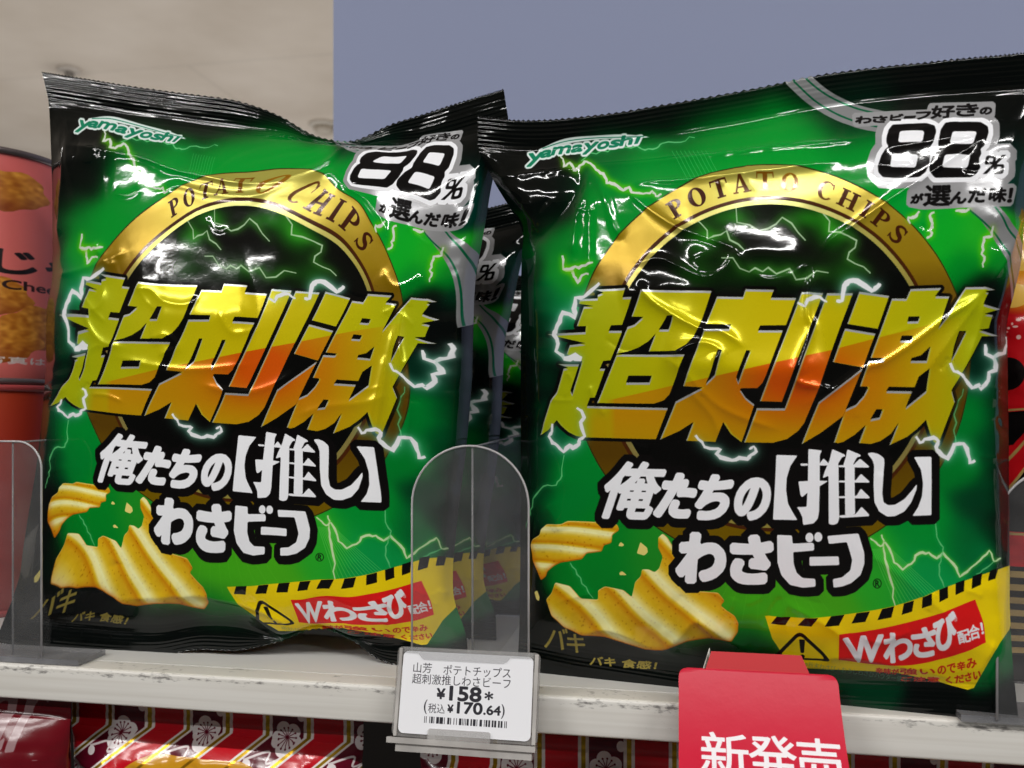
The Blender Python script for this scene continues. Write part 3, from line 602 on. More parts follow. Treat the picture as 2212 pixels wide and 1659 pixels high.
    c.rgb += n[..., None] * 6
    return c
def ribbon_e(p, w): return poly_edges(ribbon(p, w))
GRID_L = ((-0.115, 0.029, 0.0), '''-1859 69 2745 -1786 68 2730 -1682 68 2708 -1550 67 2680 -1393 66 2646 -1216 65 2613 -1025 64 2577 -827 63 2534 -635 61 2459 -459 59 2358 -282 58 2323 -119 59 2379 30 61 2422 161 61 2453 269 62 2479 352 62 2498 410 63 2512 -1838 67 2673 -1765 66 2658 -1662 66 2636 -1530 65 2609 -1374 64 2576 -1198 64 2544 -1008 63 2508 -811 62 2470 -625 60 2420 -457 59 2348 -279 58 2313 -111 59 2344 40 59 2363 172 60 2388 279 60 2413 362 61 2432 420 61 2445 -1822 65 2600 -1750 65 2585 -1647 64 2564 -1516 63 2537 -1360 63 2505 -1185 62 2474 -995 61 2439 -799 60 2405 -617 60 2380 -454 58 2339 -277 58 2304 -105 58 2309 50 58 2303 181 58 2323 289 59 2347 372 59 2365 429 59 2378 -1815 63 2520 -1725 38 2496 -1616 27 2472 -1482 18 2443 -1326 11 2410 -1152 6 2379 -965 1 2346 -773 -1 2316 -580 -2 2311 -423 -2 2296 -250 -1 2264 -79 2 2248 53 6 2224 176 13 2242 279 22 2267 358 33 2288 410 58 2308 -1807 60 2389 -1695 4 2356 -1578 -22 2328 -1440 -42 2298 -1283 -57 2265 -1111 -69 2234 -929 -77 2203 -742 -82 2177 -556 -84 2173 -381 -83 2153 -215 -79 2127 -76 -72 2113 47 -61 2094 165 -46 2115 262 -27 2141 336 -1 2166 380 55 2194 -1799 56 2258 -1677 -14 2223 -1557 -47 2195 -1418 -71 2165 -1263 -90 2133 -1093 -104 2104 -914 -115 2075 -731 -121 2053 -550 -123 2049 -383 -121 2028 -222 -116 2007 -86 -107 1992 36 -94 1975 151 -75 1997 245 -51 2023 316 -18 2048 355 52 2077 -1793 53 2127 -1664 -27 2093 -1543 -64 2065 -1404 -92 2036 -1249 -113 2006 -1080 -130 1978 -903 -141 1952 -724 -148 1933 -547 -150 1930 -385 -149 1906 -228 -143 1890 -93 -132 1874 27 -117 1859 139 -96 1882 231 -68 1907 300 -31 1930 336 49 1959 -1791 50 1997 -1657 -38 1964 -1534 -78 1937 -1395 -108 1909 -1241 -132 1881 -1074 -149 1856 -899 -162 1832 -722 -169 1817 -546 -172 1814 -387 -170 1786 -233 -163 1775 -102 -152 1757 15 -135 1745 125 -112 1769 216 -82 1792 282 -41 1814 316 46 1842 -1787 47 1867 -1650 -46 1836 -1526 -89 1811 -1388 -121 1785 -1235 -146 1759 -1070 -164 1735 -897 -178 1714 -723 -185 1703 -551 -188 1700 -394 -186 1669 -243 -179 1662 -115 -167 1643 1 -149 1633 109 -124 1657 197 -93 1679 262 -50 1700 294 43 1724 -1788 43 1738 -1649 -53 1710 -1525 -98 1686 -1386 -131 1662 -1233 -157 1638 -1069 -176 1616 -897 -190 1597 -723 -198 1590 -551 -200 1586 -398 -199 1552 -249 -191 1550 -120 -178 1529 -6 -160 1520 102 -134 1545 190 -101 1565 254 -57 1583 284 40 1605 -1811 40 1611 -1669 -59 1586 -1543 -105 1564 -1402 -139 1541 -1248 -165 1519 -1082 -185 1499 -908 -199 1482 -733 -207 1478 -561 -209 1475 -406 -208 1437 -257 -200 1439 -126 -187 1416 -10 -168 1408 98 -141 1433 186 -108 1451 250 -62 1467 281 37 1485 -1815 37 1482 -1671 -63 1461 -1545 -110 1440 -1404 -144 1420 -1249 -171 1400 -1083 -191 1382 -910 -205 1367 -735 -213 1366 -565 -215 1363 -409 -214 1322 -259 -206 1328 -126 -192 1303 -12 -173 1297 96 -147 1321 184 -112 1337 248 -66 1351 278 34 1365 -1813 34 1353 -1669 -67 1335 -1543 -113 1317 -1403 -147 1298 -1248 -174 1280 -1082 -194 1264 -910 -208 1252 -735 -216 1255 -564 -219 1251 -409 -217 1206 -260 -209 1216 -130 -196 1190 -16 -176 1185 92 -150 1210 181 -115 1224 245 -69 1235 275 31 1246 -1819 31 1224 -1676 -69 1210 -1550 -115 1194 -1410 -149 1177 -1256 -175 1161 -1091 -194 1147 -918 -208 1137 -744 -216 1144 -572 -219 1140 -417 -217 1091 -268 -209 1106 -139 -196 1077 -25 -177 1074 84 -150 1099 172 -117 1111 237 -71 1120 267 28 1127 -1829 27 1096 -1687 -70 1085 -1562 -114 1071 -1423 -148 1056 -1269 -173 1042 -1103 -192 1030 -930 -206 1023 -756 -213 1033 -583 -216 1029 -429 -215 977 -280 -207 995 -151 -194 965 -37 -175 963 73 -149 988 162 -116 998 227 -72 1005 257 25 1008 -1840 24 968 -1701 -69 961 -1577 -113 948 -1438 -145 935 -1284 -169 923 -1119 -188 913 -946 -201 908 -772 -208 921 -598 -211 917 -446 -209 862 -297 -201 884 -169 -189 852 -53 -171 852 59 -146 877 149 -114 885 214 -71 890 245 22 889 -1856 21 840 -1721 -68 836 -1598 -109 825 -1460 -139 813 -1306 -163 804 -1141 -180 795 -968 -193 792 -793 -199 809 -619 -202 805 -468 -201 746 -318 -193 773 -189 -182 739 -72 -164 741 41 -141 766 131 -110 772 197 -70 775 229 19 771 -1877 18 713 -1745 -65 711 -1624 -103 702 -1487 -132 691 -1333 -153 684 -1168 -170 677 -994 -181 676 -818 -187 697 -643 -190 692 -491 -189 629 -339 -181 660 -208 -171 625 -91 -155 628 24 -133 654 115 -104 658 182 -66 659 216 16 653 -1899 15 585 -1773 -60 586 -1653 -95 577 -1517 -121 569 -1364 -140 563 -1197 -155 557 -1022 -165 558 -846 -171 582 -669 -173 578 -514 -173 510 -360 -166 546 -226 -156 508 -109 -142 514 7 -121 540 100 -96 543 169 -61 543 204 13 534 -1917 11 458 -1799 -53 460 -1682 -83 452 -1547 -105 443 -1394 -122 439 -1228 -135 435 -1052 -144 438 -873 -149 466 -695 -150 461 -530 -151 389 -370 -144 430 -230 -136 391 -121 -123 398 -8 -106 425 87 -84 427 157 -54 425 196 10 415 -1934 8 330 -1826 -42 331 -1713 -66 323 -1579 -83 316 -1426 -96 312 -1259 -106 309 -1080 -113 314 -899 -116 345 -717 -118 340 -534 -118 271 -366 -113 317 -219 -107 277 -116 -97 282 -12 -83 308 86 -66 309 160 -43 307 203 7 298 -1975 5 207 -1888 -16 203 -1781 -25 193 -1649 -33 184 -1494 -38 181 -1321 -42 178 -1135 -45 184 -945 -46 219 -752 -46 214 -578 -48 138 -402 -45 190 -247 -43 148 -114 -39 160 2 -32 189 108 -25 191 189 -16 191 242 5 187 -2005 3 137 -1933 3 128 -1831 3 116 -1700 3 106 -1544 3 102 -1368 2 98 -1178 3 106 -982 4 142 -784 4 141 -606 3 102 -425 4 158 -266 3 116 -131 3 101 2 3 117 114 3 120 200 3 121 259 3 122 -2032 2 74 -1959 2 65 -1856 1 53 -1723 1 43 -1565 1 39 -1386 1 37 -1194 1 45 -996 2 83 -794 2 86 -607 2 91 -426 4 152 -267 3 110 -133 2 63 1 1 59 114 2 60 201 2 61 262 2 61 -2059 0 11 -1985 0 2 -1880 0 -10 -1746 0 -20 -1585 -1 -23 -1405 -1 -25 -1210 0 -16 -1009 1 24 -805 1 31 -609 2 81 -426 4 146 -267 3 104 -134 1 24 0 0 0 114 0 0 203 0 0 264 0 0''', '''1032 254 1064 251 1110 245 1169 234 1234 220 1303 200 1385 181 1479 169 1588 187 1643 203 1805 195 1853 137 1963 135 2069 131 2149 123 2206 116 2243 112 1034 283 1068 280 1121 275 1184 265 1249 250 1320 232 1406 216 1499 209 1597 218 1643 213 1822 215 1883 178 1995 194 2095 185 2170 173 2223 166 2258 161 1033 312 1075 310 1135 305 1199 295 1265 281 1338 265 1432 252 1523 248 1601 249 1645 224 1840 234 1915 219 2025 249 2119 235 2187 221 2236 213 2269 208 1042 345 1087 343 1149 339 1211 329 1278 316 1355 302 1459 292 1561 289 1609 285 1652 251 1881 278 1951 268 2038 294 2119 280 2184 265 2230 258 2262 254 1067 398 1108 396 1164 392 1229 383 1302 372 1391 359 1511 354 1638 354 1684 361 1761 369 1916 358 1982 359 2051 358 2115 333 2173 325 2216 324 2245 323 1090 448 1128 447 1182 443 1248 435 1326 425 1422 415 1546 415 1657 421 1748 420 1819 421 1898 441 1973 423 2052 415 2117 384 2166 375 2202 383 2228 389 1110 499 1147 498 1200 494 1266 488 1345 479 1440 472 1553 476 1662 481 1759 475 1829 476 1898 485 1971 480 2049 471 2119 444 2171 430 2198 443 2215 456 1128 552 1164 551 1216 548 1281 542 1358 535 1447 533 1549 538 1654 541 1750 534 1823 539 1897 539 1972 539 2048 534 2116 511 2165 500 2196 503 2213 511 1145 605 1181 606 1231 604 1293 598 1367 594 1450 595 1540 601 1641 602 1735 596 1811 605 1891 601 1971 603 2047 600 2113 578 2160 567 2191 565 2210 568 1156 660 1191 662 1240 661 1300 657 1372 655 1451 658 1537 664 1634 663 1728 659 1808 671 1892 664 1977 667 2054 664 2120 643 2164 632 2192 630 2209 630 1148 708 1185 714 1233 716 1293 715 1366 716 1447 721 1534 726 1628 724 1723 720 1810 735 1898 727 1984 732 2061 727 2127 705 2169 695 2191 693 2206 693 1136 742 1172 748 1224 758 1290 769 1366 778 1450 785 1539 789 1632 785 1726 782 1818 799 1907 789 1991 797 2060 793 2121 772 2160 762 2178 759 2192 758 1126 779 1164 791 1221 812 1291 831 1370 843 1455 850 1546 852 1639 846 1734 843 1827 863 1916 852 1992 862 2053 860 2107 840 2142 829 2162 825 2177 823 1139 869 1177 883 1228 897 1293 906 1370 912 1457 917 1548 917 1641 907 1737 905 1830 927 1918 913 1989 925 2046 923 2096 903 2132 892 2157 886 2175 882 1151 968 1185 978 1230 982 1290 981 1366 980 1454 983 1547 982 1641 971 1736 968 1828 992 1914 975 1982 987 2038 984 2089 964 2127 952 2156 944 2176 939 1137 1033 1169 1041 1217 1047 1283 1046 1363 1046 1450 1049 1543 1048 1637 1036 1734 1033 1821 1057 1904 1037 1968 1049 2025 1044 2081 1023 2124 1011 2156 1002 2177 996 1118 1088 1146 1099 1193 1108 1272 1110 1357 1112 1443 1116 1535 1114 1631 1101 1728 1098 1813 1124 1892 1100 1956 1112 2011 1106 2072 1087 2120 1074 2155 1062 2178 1054 1111 1141 1137 1160 1180 1177 1251 1186 1339 1187 1430 1186 1526 1179 1623 1163 1721 1162 1806 1193 1885 1164 1951 1177 2007 1171 2066 1155 2118 1145 2155 1128 2179 1115 1113 1173 1137 1200 1174 1236 1235 1258 1321 1260 1417 1254 1516 1241 1615 1222 1716 1224 1802 1261 1883 1230 1951 1243 2006 1236 2062 1220 2111 1216 2150 1202 2175 1187 1122 1193 1143 1228 1173 1282 1231 1316 1315 1323 1411 1315 1507 1298 1605 1276 1709 1282 1801 1322 1890 1295 1959 1307 2004 1298 2059 1280 2109 1275 2145 1269 2171 1263 1129 1249 1153 1278 1189 1323 1245 1360 1323 1375 1414 1370 1504 1353 1593 1326 1697 1336 1783 1381 1904 1355 1968 1367 2002 1367 2054 1348 2109 1343 2148 1340 2175 1338 1126 1321 1154 1342 1195 1375 1253 1406 1330 1424 1419 1424 1504 1409 1579 1383 1661 1394 1727 1443 1889 1425 1954 1465 2001 1451 2059 1425 2118 1420 2162 1418 2192 1416 1121 1365 1151 1383 1194 1410 1254 1437 1331 1454 1421 1456 1504 1444 1570 1419 1636 1429 1718 1457 1881 1438 1949 1484 1998 1490 2062 1473 2122 1468 2169 1466 2200 1464 1116 1406 1147 1422 1192 1444 1253 1467 1329 1483 1419 1487 1504 1477 1563 1453 1621 1461 1715 1464 1878 1442 1948 1489 1994 1521 2059 1518 2120 1513 2168 1511 2200 1510 1110 1446 1142 1460 1189 1480 1250 1500 1327 1513 1416 1519 1503 1511 1558 1488 1613 1494 1712 1471 1876 1447 1946 1495 1991 1551 2056 1562 2118 1559 2167 1557 2200 1556''')  # points set on camera rays through image pixels; second table holds image pixels
GRID_R = ((0.02, 0.0162, 0.0), '''-1028 64 2355 -957 53 2340 -857 37 2320 -730 17 2307 -582 -8 2302 -419 -35 2302 -246 -63 2310 -70 -93 2321 105 -122 2334 274 -151 2349 433 -177 2356 579 -202 2356 708 -223 2352 819 -241 2347 909 -256 2344 978 -267 2343 1025 -275 2344 -1028 66 2293 -957 55 2279 -857 40 2260 -730 19 2246 -582 -5 2242 -418 -32 2242 -246 -61 2250 -69 -90 2260 106 -120 2273 274 -148 2288 434 -175 2295 580 -199 2296 710 -220 2292 821 -238 2287 911 -253 2285 980 -264 2283 1027 -272 2285 -1028 69 2232 -957 58 2218 -857 42 2199 -730 22 2186 -582 -2 2181 -418 -29 2181 -245 -58 2189 -69 -88 2199 107 -117 2212 275 -146 2227 435 -172 2234 581 -196 2235 711 -218 2232 822 -236 2227 912 -251 2225 981 -262 2224 1029 -270 2226 -1001 68 2168 -926 31 2146 -827 4 2124 -703 -24 2109 -559 -54 2103 -400 -85 2101 -233 -117 2108 -62 -147 2117 107 -177 2129 270 -203 2144 425 -227 2152 567 -247 2154 694 -263 2152 804 -275 2150 895 -281 2151 966 -281 2153 1021 -266 2162 -948 64 2065 -871 -6 2036 -773 -48 2011 -654 -87 1994 -517 -124 1985 -366 -160 1981 -209 -194 1985 -47 -226 1994 113 -254 2004 268 -279 2018 415 -299 2026 551 -313 2030 674 -322 2030 781 -325 2031 871 -320 2035 944 -306 2041 1009 -259 2058 -888 58 1966 -811 -27 1935 -718 -75 1910 -604 -118 1892 -473 -158 1882 -330 -196 1877 -179 -231 1879 -25 -262 1886 127 -290 1896 275 -313 1909 416 -330 1916 547 -342 1919 666 -347 1921 770 -346 1922 859 -335 1926 932 -314 1933 1000 -253 1952 -834 54 1865 -759 -41 1835 -669 -93 1810 -559 -139 1791 -434 -181 1781 -297 -220 1775 -153 -255 1776 -5 -287 1782 141 -313 1790 284 -335 1802 420 -351 1809 546 -361 1812 661 -363 1814 763 -358 1815 850 -345 1819 923 -318 1826 993 -247 1845 -837 59 1762 -761 -44 1732 -671 -100 1708 -562 -148 1690 -437 -192 1680 -300 -232 1673 -157 -268 1674 -11 -300 1679 135 -327 1686 277 -348 1697 412 -363 1704 538 -372 1707 653 -373 1708 754 -366 1709 842 -350 1713 915 -320 1720 988 -241 1737 -841 65 1652 -765 -44 1625 -674 -103 1602 -565 -153 1585 -441 -198 1575 -305 -239 1569 -163 -276 1569 -17 -308 1574 128 -335 1581 269 -356 1592 404 -371 1598 530 -379 1601 644 -379 1603 746 -370 1604 833 -352 1608 908 -320 1614 981 -235 1629 -843 70 1542 -766 -43 1518 -677 -104 1497 -569 -155 1481 -446 -201 1472 -312 -243 1466 -172 -280 1466 -28 -312 1471 116 -339 1478 255 -359 1489 388 -373 1495 512 -380 1499 626 -379 1501 726 -370 1502 813 -350 1506 887 -316 1511 962 -227 1524 -844 75 1431 -767 -41 1410 -679 -102 1392 -573 -154 1377 -451 -201 1369 -319 -243 1364 -180 -280 1364 -38 -312 1369 103 -339 1376 241 -359 1386 372 -373 1393 496 -379 1397 608 -377 1399 708 -367 1400 794 -346 1403 868 -311 1408 942 -219 1419 -845 80 1320 -768 -37 1303 -679 -100 1286 -573 -152 1273 -451 -199 1265 -319 -241 1260 -180 -279 1260 -38 -311 1265 104 -338 1272 242 -358 1282 374 -371 1288 497 -378 1292 610 -376 1293 710 -365 1295 796 -343 1297 870 -308 1300 945 -215 1308 -846 85 1209 -769 -32 1195 -680 -95 1180 -573 -148 1168 -452 -195 1161 -319 -237 1157 -180 -274 1157 -37 -307 1162 105 -333 1168 244 -354 1177 376 -367 1183 499 -373 1187 612 -372 1188 712 -361 1189 799 -339 1191 873 -303 1193 948 -210 1198 -847 90 1097 -770 -26 1088 -681 -88 1075 -574 -141 1064 -452 -188 1058 -319 -230 1053 -180 -267 1053 -36 -300 1058 106 -326 1063 245 -347 1072 378 -360 1078 502 -367 1081 615 -365 1083 715 -354 1084 802 -333 1085 876 -298 1085 951 -206 1087 -847 95 985 -771 -19 979 -682 -80 968 -575 -132 958 -453 -178 953 -320 -220 949 -180 -257 948 -36 -289 953 108 -316 958 247 -337 967 380 -351 972 505 -357 976 618 -356 977 718 -346 977 805 -326 978 879 -291 977 954 -201 976 -848 101 873 -772 -10 870 -683 -70 861 -576 -120 852 -454 -166 848 -320 -207 844 -179 -244 843 -35 -276 847 109 -303 852 250 -324 861 383 -338 866 508 -345 869 622 -345 871 722 -336 871 809 -317 870 883 -283 869 956 -197 864 -850 106 761 -775 0 761 -686 -58 753 -578 -107 746 -456 -151 741 -321 -191 738 -180 -227 736 -34 -259 741 111 -286 745 252 -307 753 387 -322 758 512 -330 761 626 -330 763 727 -323 763 814 -305 762 887 -274 760 959 -192 753 -851 111 648 -777 12 651 -688 -43 644 -581 -90 637 -457 -133 634 -322 -172 630 -180 -207 628 -33 -239 632 113 -266 637 255 -287 644 391 -302 649 517 -311 652 631 -313 654 732 -307 654 818 -292 653 891 -264 650 961 -187 641 -853 117 535 -780 25 539 -691 -25 534 -584 -70 528 -460 -111 524 -324 -148 521 -180 -183 518 -32 -214 522 115 -240 526 258 -262 533 395 -278 537 521 -289 541 636 -292 543 737 -288 543 823 -276 542 895 -251 539 963 -183 528 -855 122 421 -784 42 426 -695 -4 422 -588 -45 416 -463 -83 412 -326 -119 408 -181 -152 405 -32 -182 409 118 -209 412 263 -231 419 400 -249 423 528 -260 428 643 -266 430 744 -265 431 830 -256 430 901 -236 426 965 -178 416 -858 128 307 -788 63 312 -700 24 307 -592 -12 301 -466 -46 297 -328 -79 292 -180 -110 288 -28 -140 291 123 -167 294 270 -190 300 410 -209 305 539 -223 310 655 -232 313 756 -235 315 842 -231 315 911 -218 312 971 -174 303 -860 133 193 -796 101 192 -709 77 185 -600 52 176 -472 25 170 -330 -2 163 -179 -30 158 -22 -57 160 134 -84 162 285 -109 169 428 -131 174 560 -150 181 678 -165 186 779 -176 190 863 -183 193 929 -184 194 979 -170 191 -864 137 127 -803 127 120 -716 113 111 -606 95 100 -476 74 93 -332 51 85 -178 26 78 -18 -1 80 141 -27 82 296 -53 88 442 -77 94 575 -100 102 694 -119 109 796 -136 115 878 -150 120 942 -161 124 986 -168 126 -867 140 67 -805 130 61 -718 116 52 -608 98 41 -477 77 34 -332 54 26 -177 28 18 -17 2 20 143 -25 22 299 -51 29 445 -75 35 580 -98 43 699 -118 50 801 -135 57 884 -149 62 948 -159 66 992 -167 68 -870 143 8 -808 133 1 -720 119 -7 -609 101 -18 -478 80 -25 -333 56 -33 -177 31 -41 -15 4 -39 146 -22 -38 302 -48 -31 449 -73 -25 584 -96 -16 704 -116 -9 806 -133 -2 890 -147 3 954 -158 8 998 -165 10''', '''1032 254 1066 258 1115 262 1179 262 1255 255 1341 245 1436 230 1536 212 1638 192 1740 171 1841 155 1936 143 2022 135 2098 129 2162 123 2211 118 2245 113 1032 286 1066 289 1115 294 1179 294 1255 288 1341 278 1436 263 1536 246 1638 227 1741 207 1841 191 1936 180 2023 172 2099 166 2162 160 2211 156 2245 151 1032 317 1066 321 1115 326 1179 326 1255 321 1342 311 1436 297 1536 281 1639 263 1741 243 1841 227 1936 217 2023 209 2099 203 2163 198 2212 193 2246 189 1045 349 1079 353 1127 358 1190 359 1265 354 1350 345 1443 332 1541 317 1642 299 1743 281 1841 266 1935 256 2020 249 2095 243 2157 238 2206 234 2239 229 1071 400 1104 404 1151 410 1211 411 1284 407 1366 400 1456 389 1552 375 1650 359 1748 342 1843 329 1934 320 2017 314 2090 309 2150 304 2197 301 2230 297 1101 449 1133 453 1178 459 1236 461 1307 459 1386 453 1474 444 1566 432 1661 418 1756 403 1848 391 1936 384 2016 378 2086 375 2145 371 2190 368 2222 364 1128 499 1159 504 1203 510 1259 513 1327 512 1405 508 1489 500 1579 490 1671 478 1763 464 1853 454 1938 448 2016 443 2084 441 2141 438 2185 435 2216 432 1127 553 1157 558 1201 565 1258 568 1325 568 1402 565 1487 559 1576 550 1668 540 1760 527 1849 519 1934 513 2012 509 2080 507 2137 505 2181 502 2211 500 1125 610 1156 615 1199 622 1255 626 1323 626 1400 625 1484 620 1573 612 1664 603 1756 592 1845 584 1930 579 2007 576 2075 574 2131 572 2175 570 2205 567 1125 667 1155 672 1198 679 1253 684 1320 685 1395 684 1478 680 1566 673 1657 665 1747 655 1835 648 1918 644 1995 641 2061 639 2117 637 2160 636 2190 633 1125 725 1154 730 1197 736 1251 741 1317 743 1391 743 1473 740 1560 734 1649 727 1738 719 1825 713 1907 709 1982 706 2048 705 2103 703 2146 702 2175 699 1125 782 1154 787 1197 794 1251 799 1317 802 1392 803 1473 801 1560 796 1649 791 1739 783 1826 778 1908 775 1983 773 2049 772 2104 770 2147 769 2176 767 1125 839 1154 844 1197 851 1251 857 1317 860 1392 862 1473 862 1560 858 1650 854 1739 848 1826 844 1909 841 1984 839 2050 839 2105 838 2148 837 2177 835 1125 896 1154 901 1197 909 1251 915 1317 919 1392 922 1473 923 1560 920 1650 917 1740 912 1827 909 1909 907 1985 906 2051 906 2106 905 2149 905 2178 903 1125 953 1154 959 1197 966 1251 973 1317 977 1392 981 1473 984 1561 982 1650 981 1740 977 1827 975 1910 973 1985 973 2051 973 2106 973 2149 972 2179 971 1125 1010 1154 1016 1197 1023 1251 1031 1317 1036 1392 1041 1473 1045 1561 1045 1650 1044 1740 1041 1828 1040 1911 1039 1986 1039 2052 1040 2107 1040 2150 1040 2180 1039 1125 1067 1154 1073 1196 1081 1251 1089 1316 1095 1391 1101 1473 1105 1561 1107 1651 1107 1741 1106 1828 1106 1911 1106 1987 1106 2053 1107 2108 1107 2151 1108 2181 1107 1124 1124 1154 1130 1196 1138 1251 1147 1316 1153 1391 1160 1473 1166 1561 1169 1651 1171 1741 1170 1828 1171 1911 1172 1987 1173 2053 1174 2108 1175 2151 1175 2181 1175 1124 1182 1153 1187 1196 1196 1250 1204 1316 1212 1391 1220 1473 1227 1560 1231 1650 1234 1741 1235 1828 1237 1911 1238 1987 1239 2053 1241 2108 1242 2151 1243 2181 1243 1123 1239 1153 1245 1195 1253 1250 1262 1315 1271 1390 1280 1472 1288 1560 1293 1650 1297 1740 1299 1828 1302 1911 1304 1987 1306 2053 1308 2109 1310 2152 1311 2181 1311 1123 1296 1152 1302 1195 1310 1249 1320 1315 1329 1390 1339 1472 1349 1560 1355 1651 1361 1742 1364 1830 1368 1913 1370 1989 1373 2056 1375 2111 1377 2154 1378 2184 1379 1122 1353 1151 1359 1194 1368 1249 1378 1315 1388 1390 1399 1473 1410 1562 1417 1653 1424 1744 1428 1833 1433 1916 1436 1993 1439 2060 1442 2115 1444 2159 1446 2189 1447 1120 1386 1150 1392 1193 1401 1248 1411 1314 1422 1390 1433 1473 1445 1562 1452 1654 1460 1746 1465 1835 1471 1919 1474 1996 1478 2063 1480 2119 1483 2162 1485 2193 1486 1119 1415 1149 1422 1192 1430 1247 1441 1314 1452 1390 1464 1474 1476 1563 1485 1655 1493 1747 1499 1837 1504 1921 1508 1999 1512 2066 1515 2122 1518 2166 1520 2196 1521 1118 1445 1148 1451 1191 1460 1246 1471 1313 1482 1390 1495 1474 1508 1564 1517 1656 1526 1749 1532 1839 1538 1924 1543 2001 1546 2069 1550 2125 1552 2169 1555 2200 1556''')
# ------------------------------------------------------------ large structure
m_ceil, t, p = new_mat('ceiling_board')
p.inputs['Roughness'].default_value = .9
c = N(t, 'ShaderNodeTexCoord'); n = N(t, 'ShaderNodeTexNoise'); n.inputs['Scale'].default_value = 3.; n.inputs['Detail'].default_value = 7
r = N(t, 'ShaderNodeValToRGB'); r.color_ramp.elements[0].color = (.68, .585, .49, 1); r.color_ramp.elements[1].color = (.80, .705, .61, 1); r.color_ramp.elements[0].position = .3; r.color_ramp.elements[1].position = .7
br_ = N(t, 'ShaderNodeTexBrick'); br_.inputs['Scale'].default_value = 1.; br_.inputs['Brick Width'].default_value = 1.8; br_.inputs['Row Height'].default_value = .9; br_.inputs['Mortar Size'].default_value = .006; br_.inputs['Mortar'].default_value = (.8, .8, .8, 1); br_.inputs['Color1'].default_value = (1, 1, 1, 1); br_.inputs['Color2'].default_value = (.985, .985, .985, 1)
mx = N(t, 'ShaderNodeMix', data_type='RGBA', blend_type='MULTIPLY'); mx.inputs[0].default_value = .5
t.links.new(c.outputs['Object'], n.inputs['Vector']); t.links.new(c.outputs['Object'], br_.inputs['Vector']); t.links.new(n.outputs['Fac'], r.inputs[0]); t.links.new(r.outputs[0], mx.inputs[6]); t.links.new(br_.outputs[0], mx.inputs[7]); t.links.new(mx.outputs[2], p.inputs['Base Color'])
bm = bmesh.new(); box(bm, -14, 14, -5, 16, 1.41, 1.45)
o = bm_obj('ceiling', bm, m_ceil); o['kind'] = 'structure'

# round fittings on the ceiling
m_fit = plain('fitting_plastic', (.60, .53, .44), .45)
def lathe(bm, prof, loc, seg=40):
    rings = []
    for r, z in prof:
        rings.append([bm.verts.new((loc[0] + r * math.cos(2 * math.pi * k / seg), loc[1] + r * math.sin(2 * math.pi * k / seg), loc[2] + z)) for k in range(seg)])
    for a, b in zip(rings[:-1], rings[1:]):
        for k in range(seg):
            bm.faces.new([a[k], a[(k + 1) % seg], b[(k + 1) % seg], b[k]])
    bm.faces.new(rings[0]); bm.faces.new(rings[-1][::-1])
d = thing('smoke_detector', 'round beige detector on the ceiling beside the grey board edge', 'smoke detector', (-1.561, 3.43, 1.41))
bm = bmesh.new(); lathe(bm, [(.068, -.0005), (.068, -.008), (.06, -.014), (.03, -.015)], (0, 0, 0)); bm_obj('base_ring', bm, plain('detector_ring', (.66, .60, .52), .5), d, True)
bm = bmesh.new(); lathe(bm, [(.046, -.016), (.045, -.028), (.036, -.042), (.018, -.048)], (0, 0, 0)); bm_obj('dome', bm, m_fit, d, True)
d = thing('sprinkler', 'small blurred ceiling sprinkler above the left bag', 'sprinkler', (-2.26, 2.655, 1.41))
bm = bmesh.new(); lathe(bm, [(.045, -.0005), (.043, -.006), (.02, -.012)], (0, 0, 0)); bm_obj('escutcheon', bm, plain('sprinkler_plate', (.76, .68, .60), .4), d, True)
bm = bmesh.new(); lathe(bm, [(.016, -.013), (.016, -.04), (.010, -.06), (.014, -.075), (.04, -.078), (.04, -.082)], (0, 0, 0), 24); bm_obj('nozzle', bm, plain('sprinkler_metal', (.46, .45, .44), .35, .6), d, True)

# the shelf and what stands behind it
m_board = plain('lilac_board', (.25, .288, .45), .55, noise=.02, scale=6, bump=.02)
bm = bmesh.new(); box(bm, -.2587, 1.2, .30, .318, -.6, .95)
o = bm_obj('display_board', bm, m_board, bevel=.001); tag(o, 'plain lilac grey board standing behind the green bags', 'board')
m_back = plain('gondola_back', (.10, .09, .085), .6, noise=.1)
bm = bmesh.new(); box(bm, -1.2, 1.2, .285, .297, -.6, -.018)
o = bm_obj('shelf_back_panel', bm, m_back); tag(o, 'dark back panel under the white shelf', 'back panel')

m_shelf, t, p = new_mat('shelf_enamel')
p.inputs['Roughness'].default_value = .38
c = N(t, 'ShaderNodeTexCoord'); sx = N(t, 'ShaderNodeSeparateXYZ'); t.links.new(c.outputs['Object'], sx.inputs[0])
mp = N(t, 'ShaderNodeMapping'); mp.inputs['Scale'].default_value = (160, 160, 520); n = N(t, 'ShaderNodeTexNoise'); n.inputs['Scale'].default_value = 1.6; n.inputs['Detail'].default_value = 6; n.inputs['Roughness'].default_value = .65
t.links.new(c.outputs['Object'], mp.inputs[0]); t.links.new(mp.outputs[0], n.inputs['Vector'])
n2 = N(t, 'ShaderNodeTexNoise'); n2.inputs['Scale'].default_value = 34; n2.inputs['Detail'].default_value = 4; t.links.new(c.outputs['Object'], n2.inputs['Vector'])
zb = N(t, 'ShaderNodeMath', operation='ADD'); zb.inputs[1].default_value = .0022; t.links.new(sx.outputs['Z'], zb.inputs[0])          # scuffs sit just under the lip's top edge
zq = N(t, 'ShaderNodeMath', operation='ABSOLUTE'); t.links.new(zb.outputs[0], zq.inputs[0])
zm = N(t, 'ShaderNodeMapRange'); zm.inputs[1].default_value = .0; zm.inputs[2].default_value = .0034; zm.inputs[3].default_value = .17; zm.inputs[4].default_value = -.12; t.links.new(zq.outputs[0], zm.inputs[0])
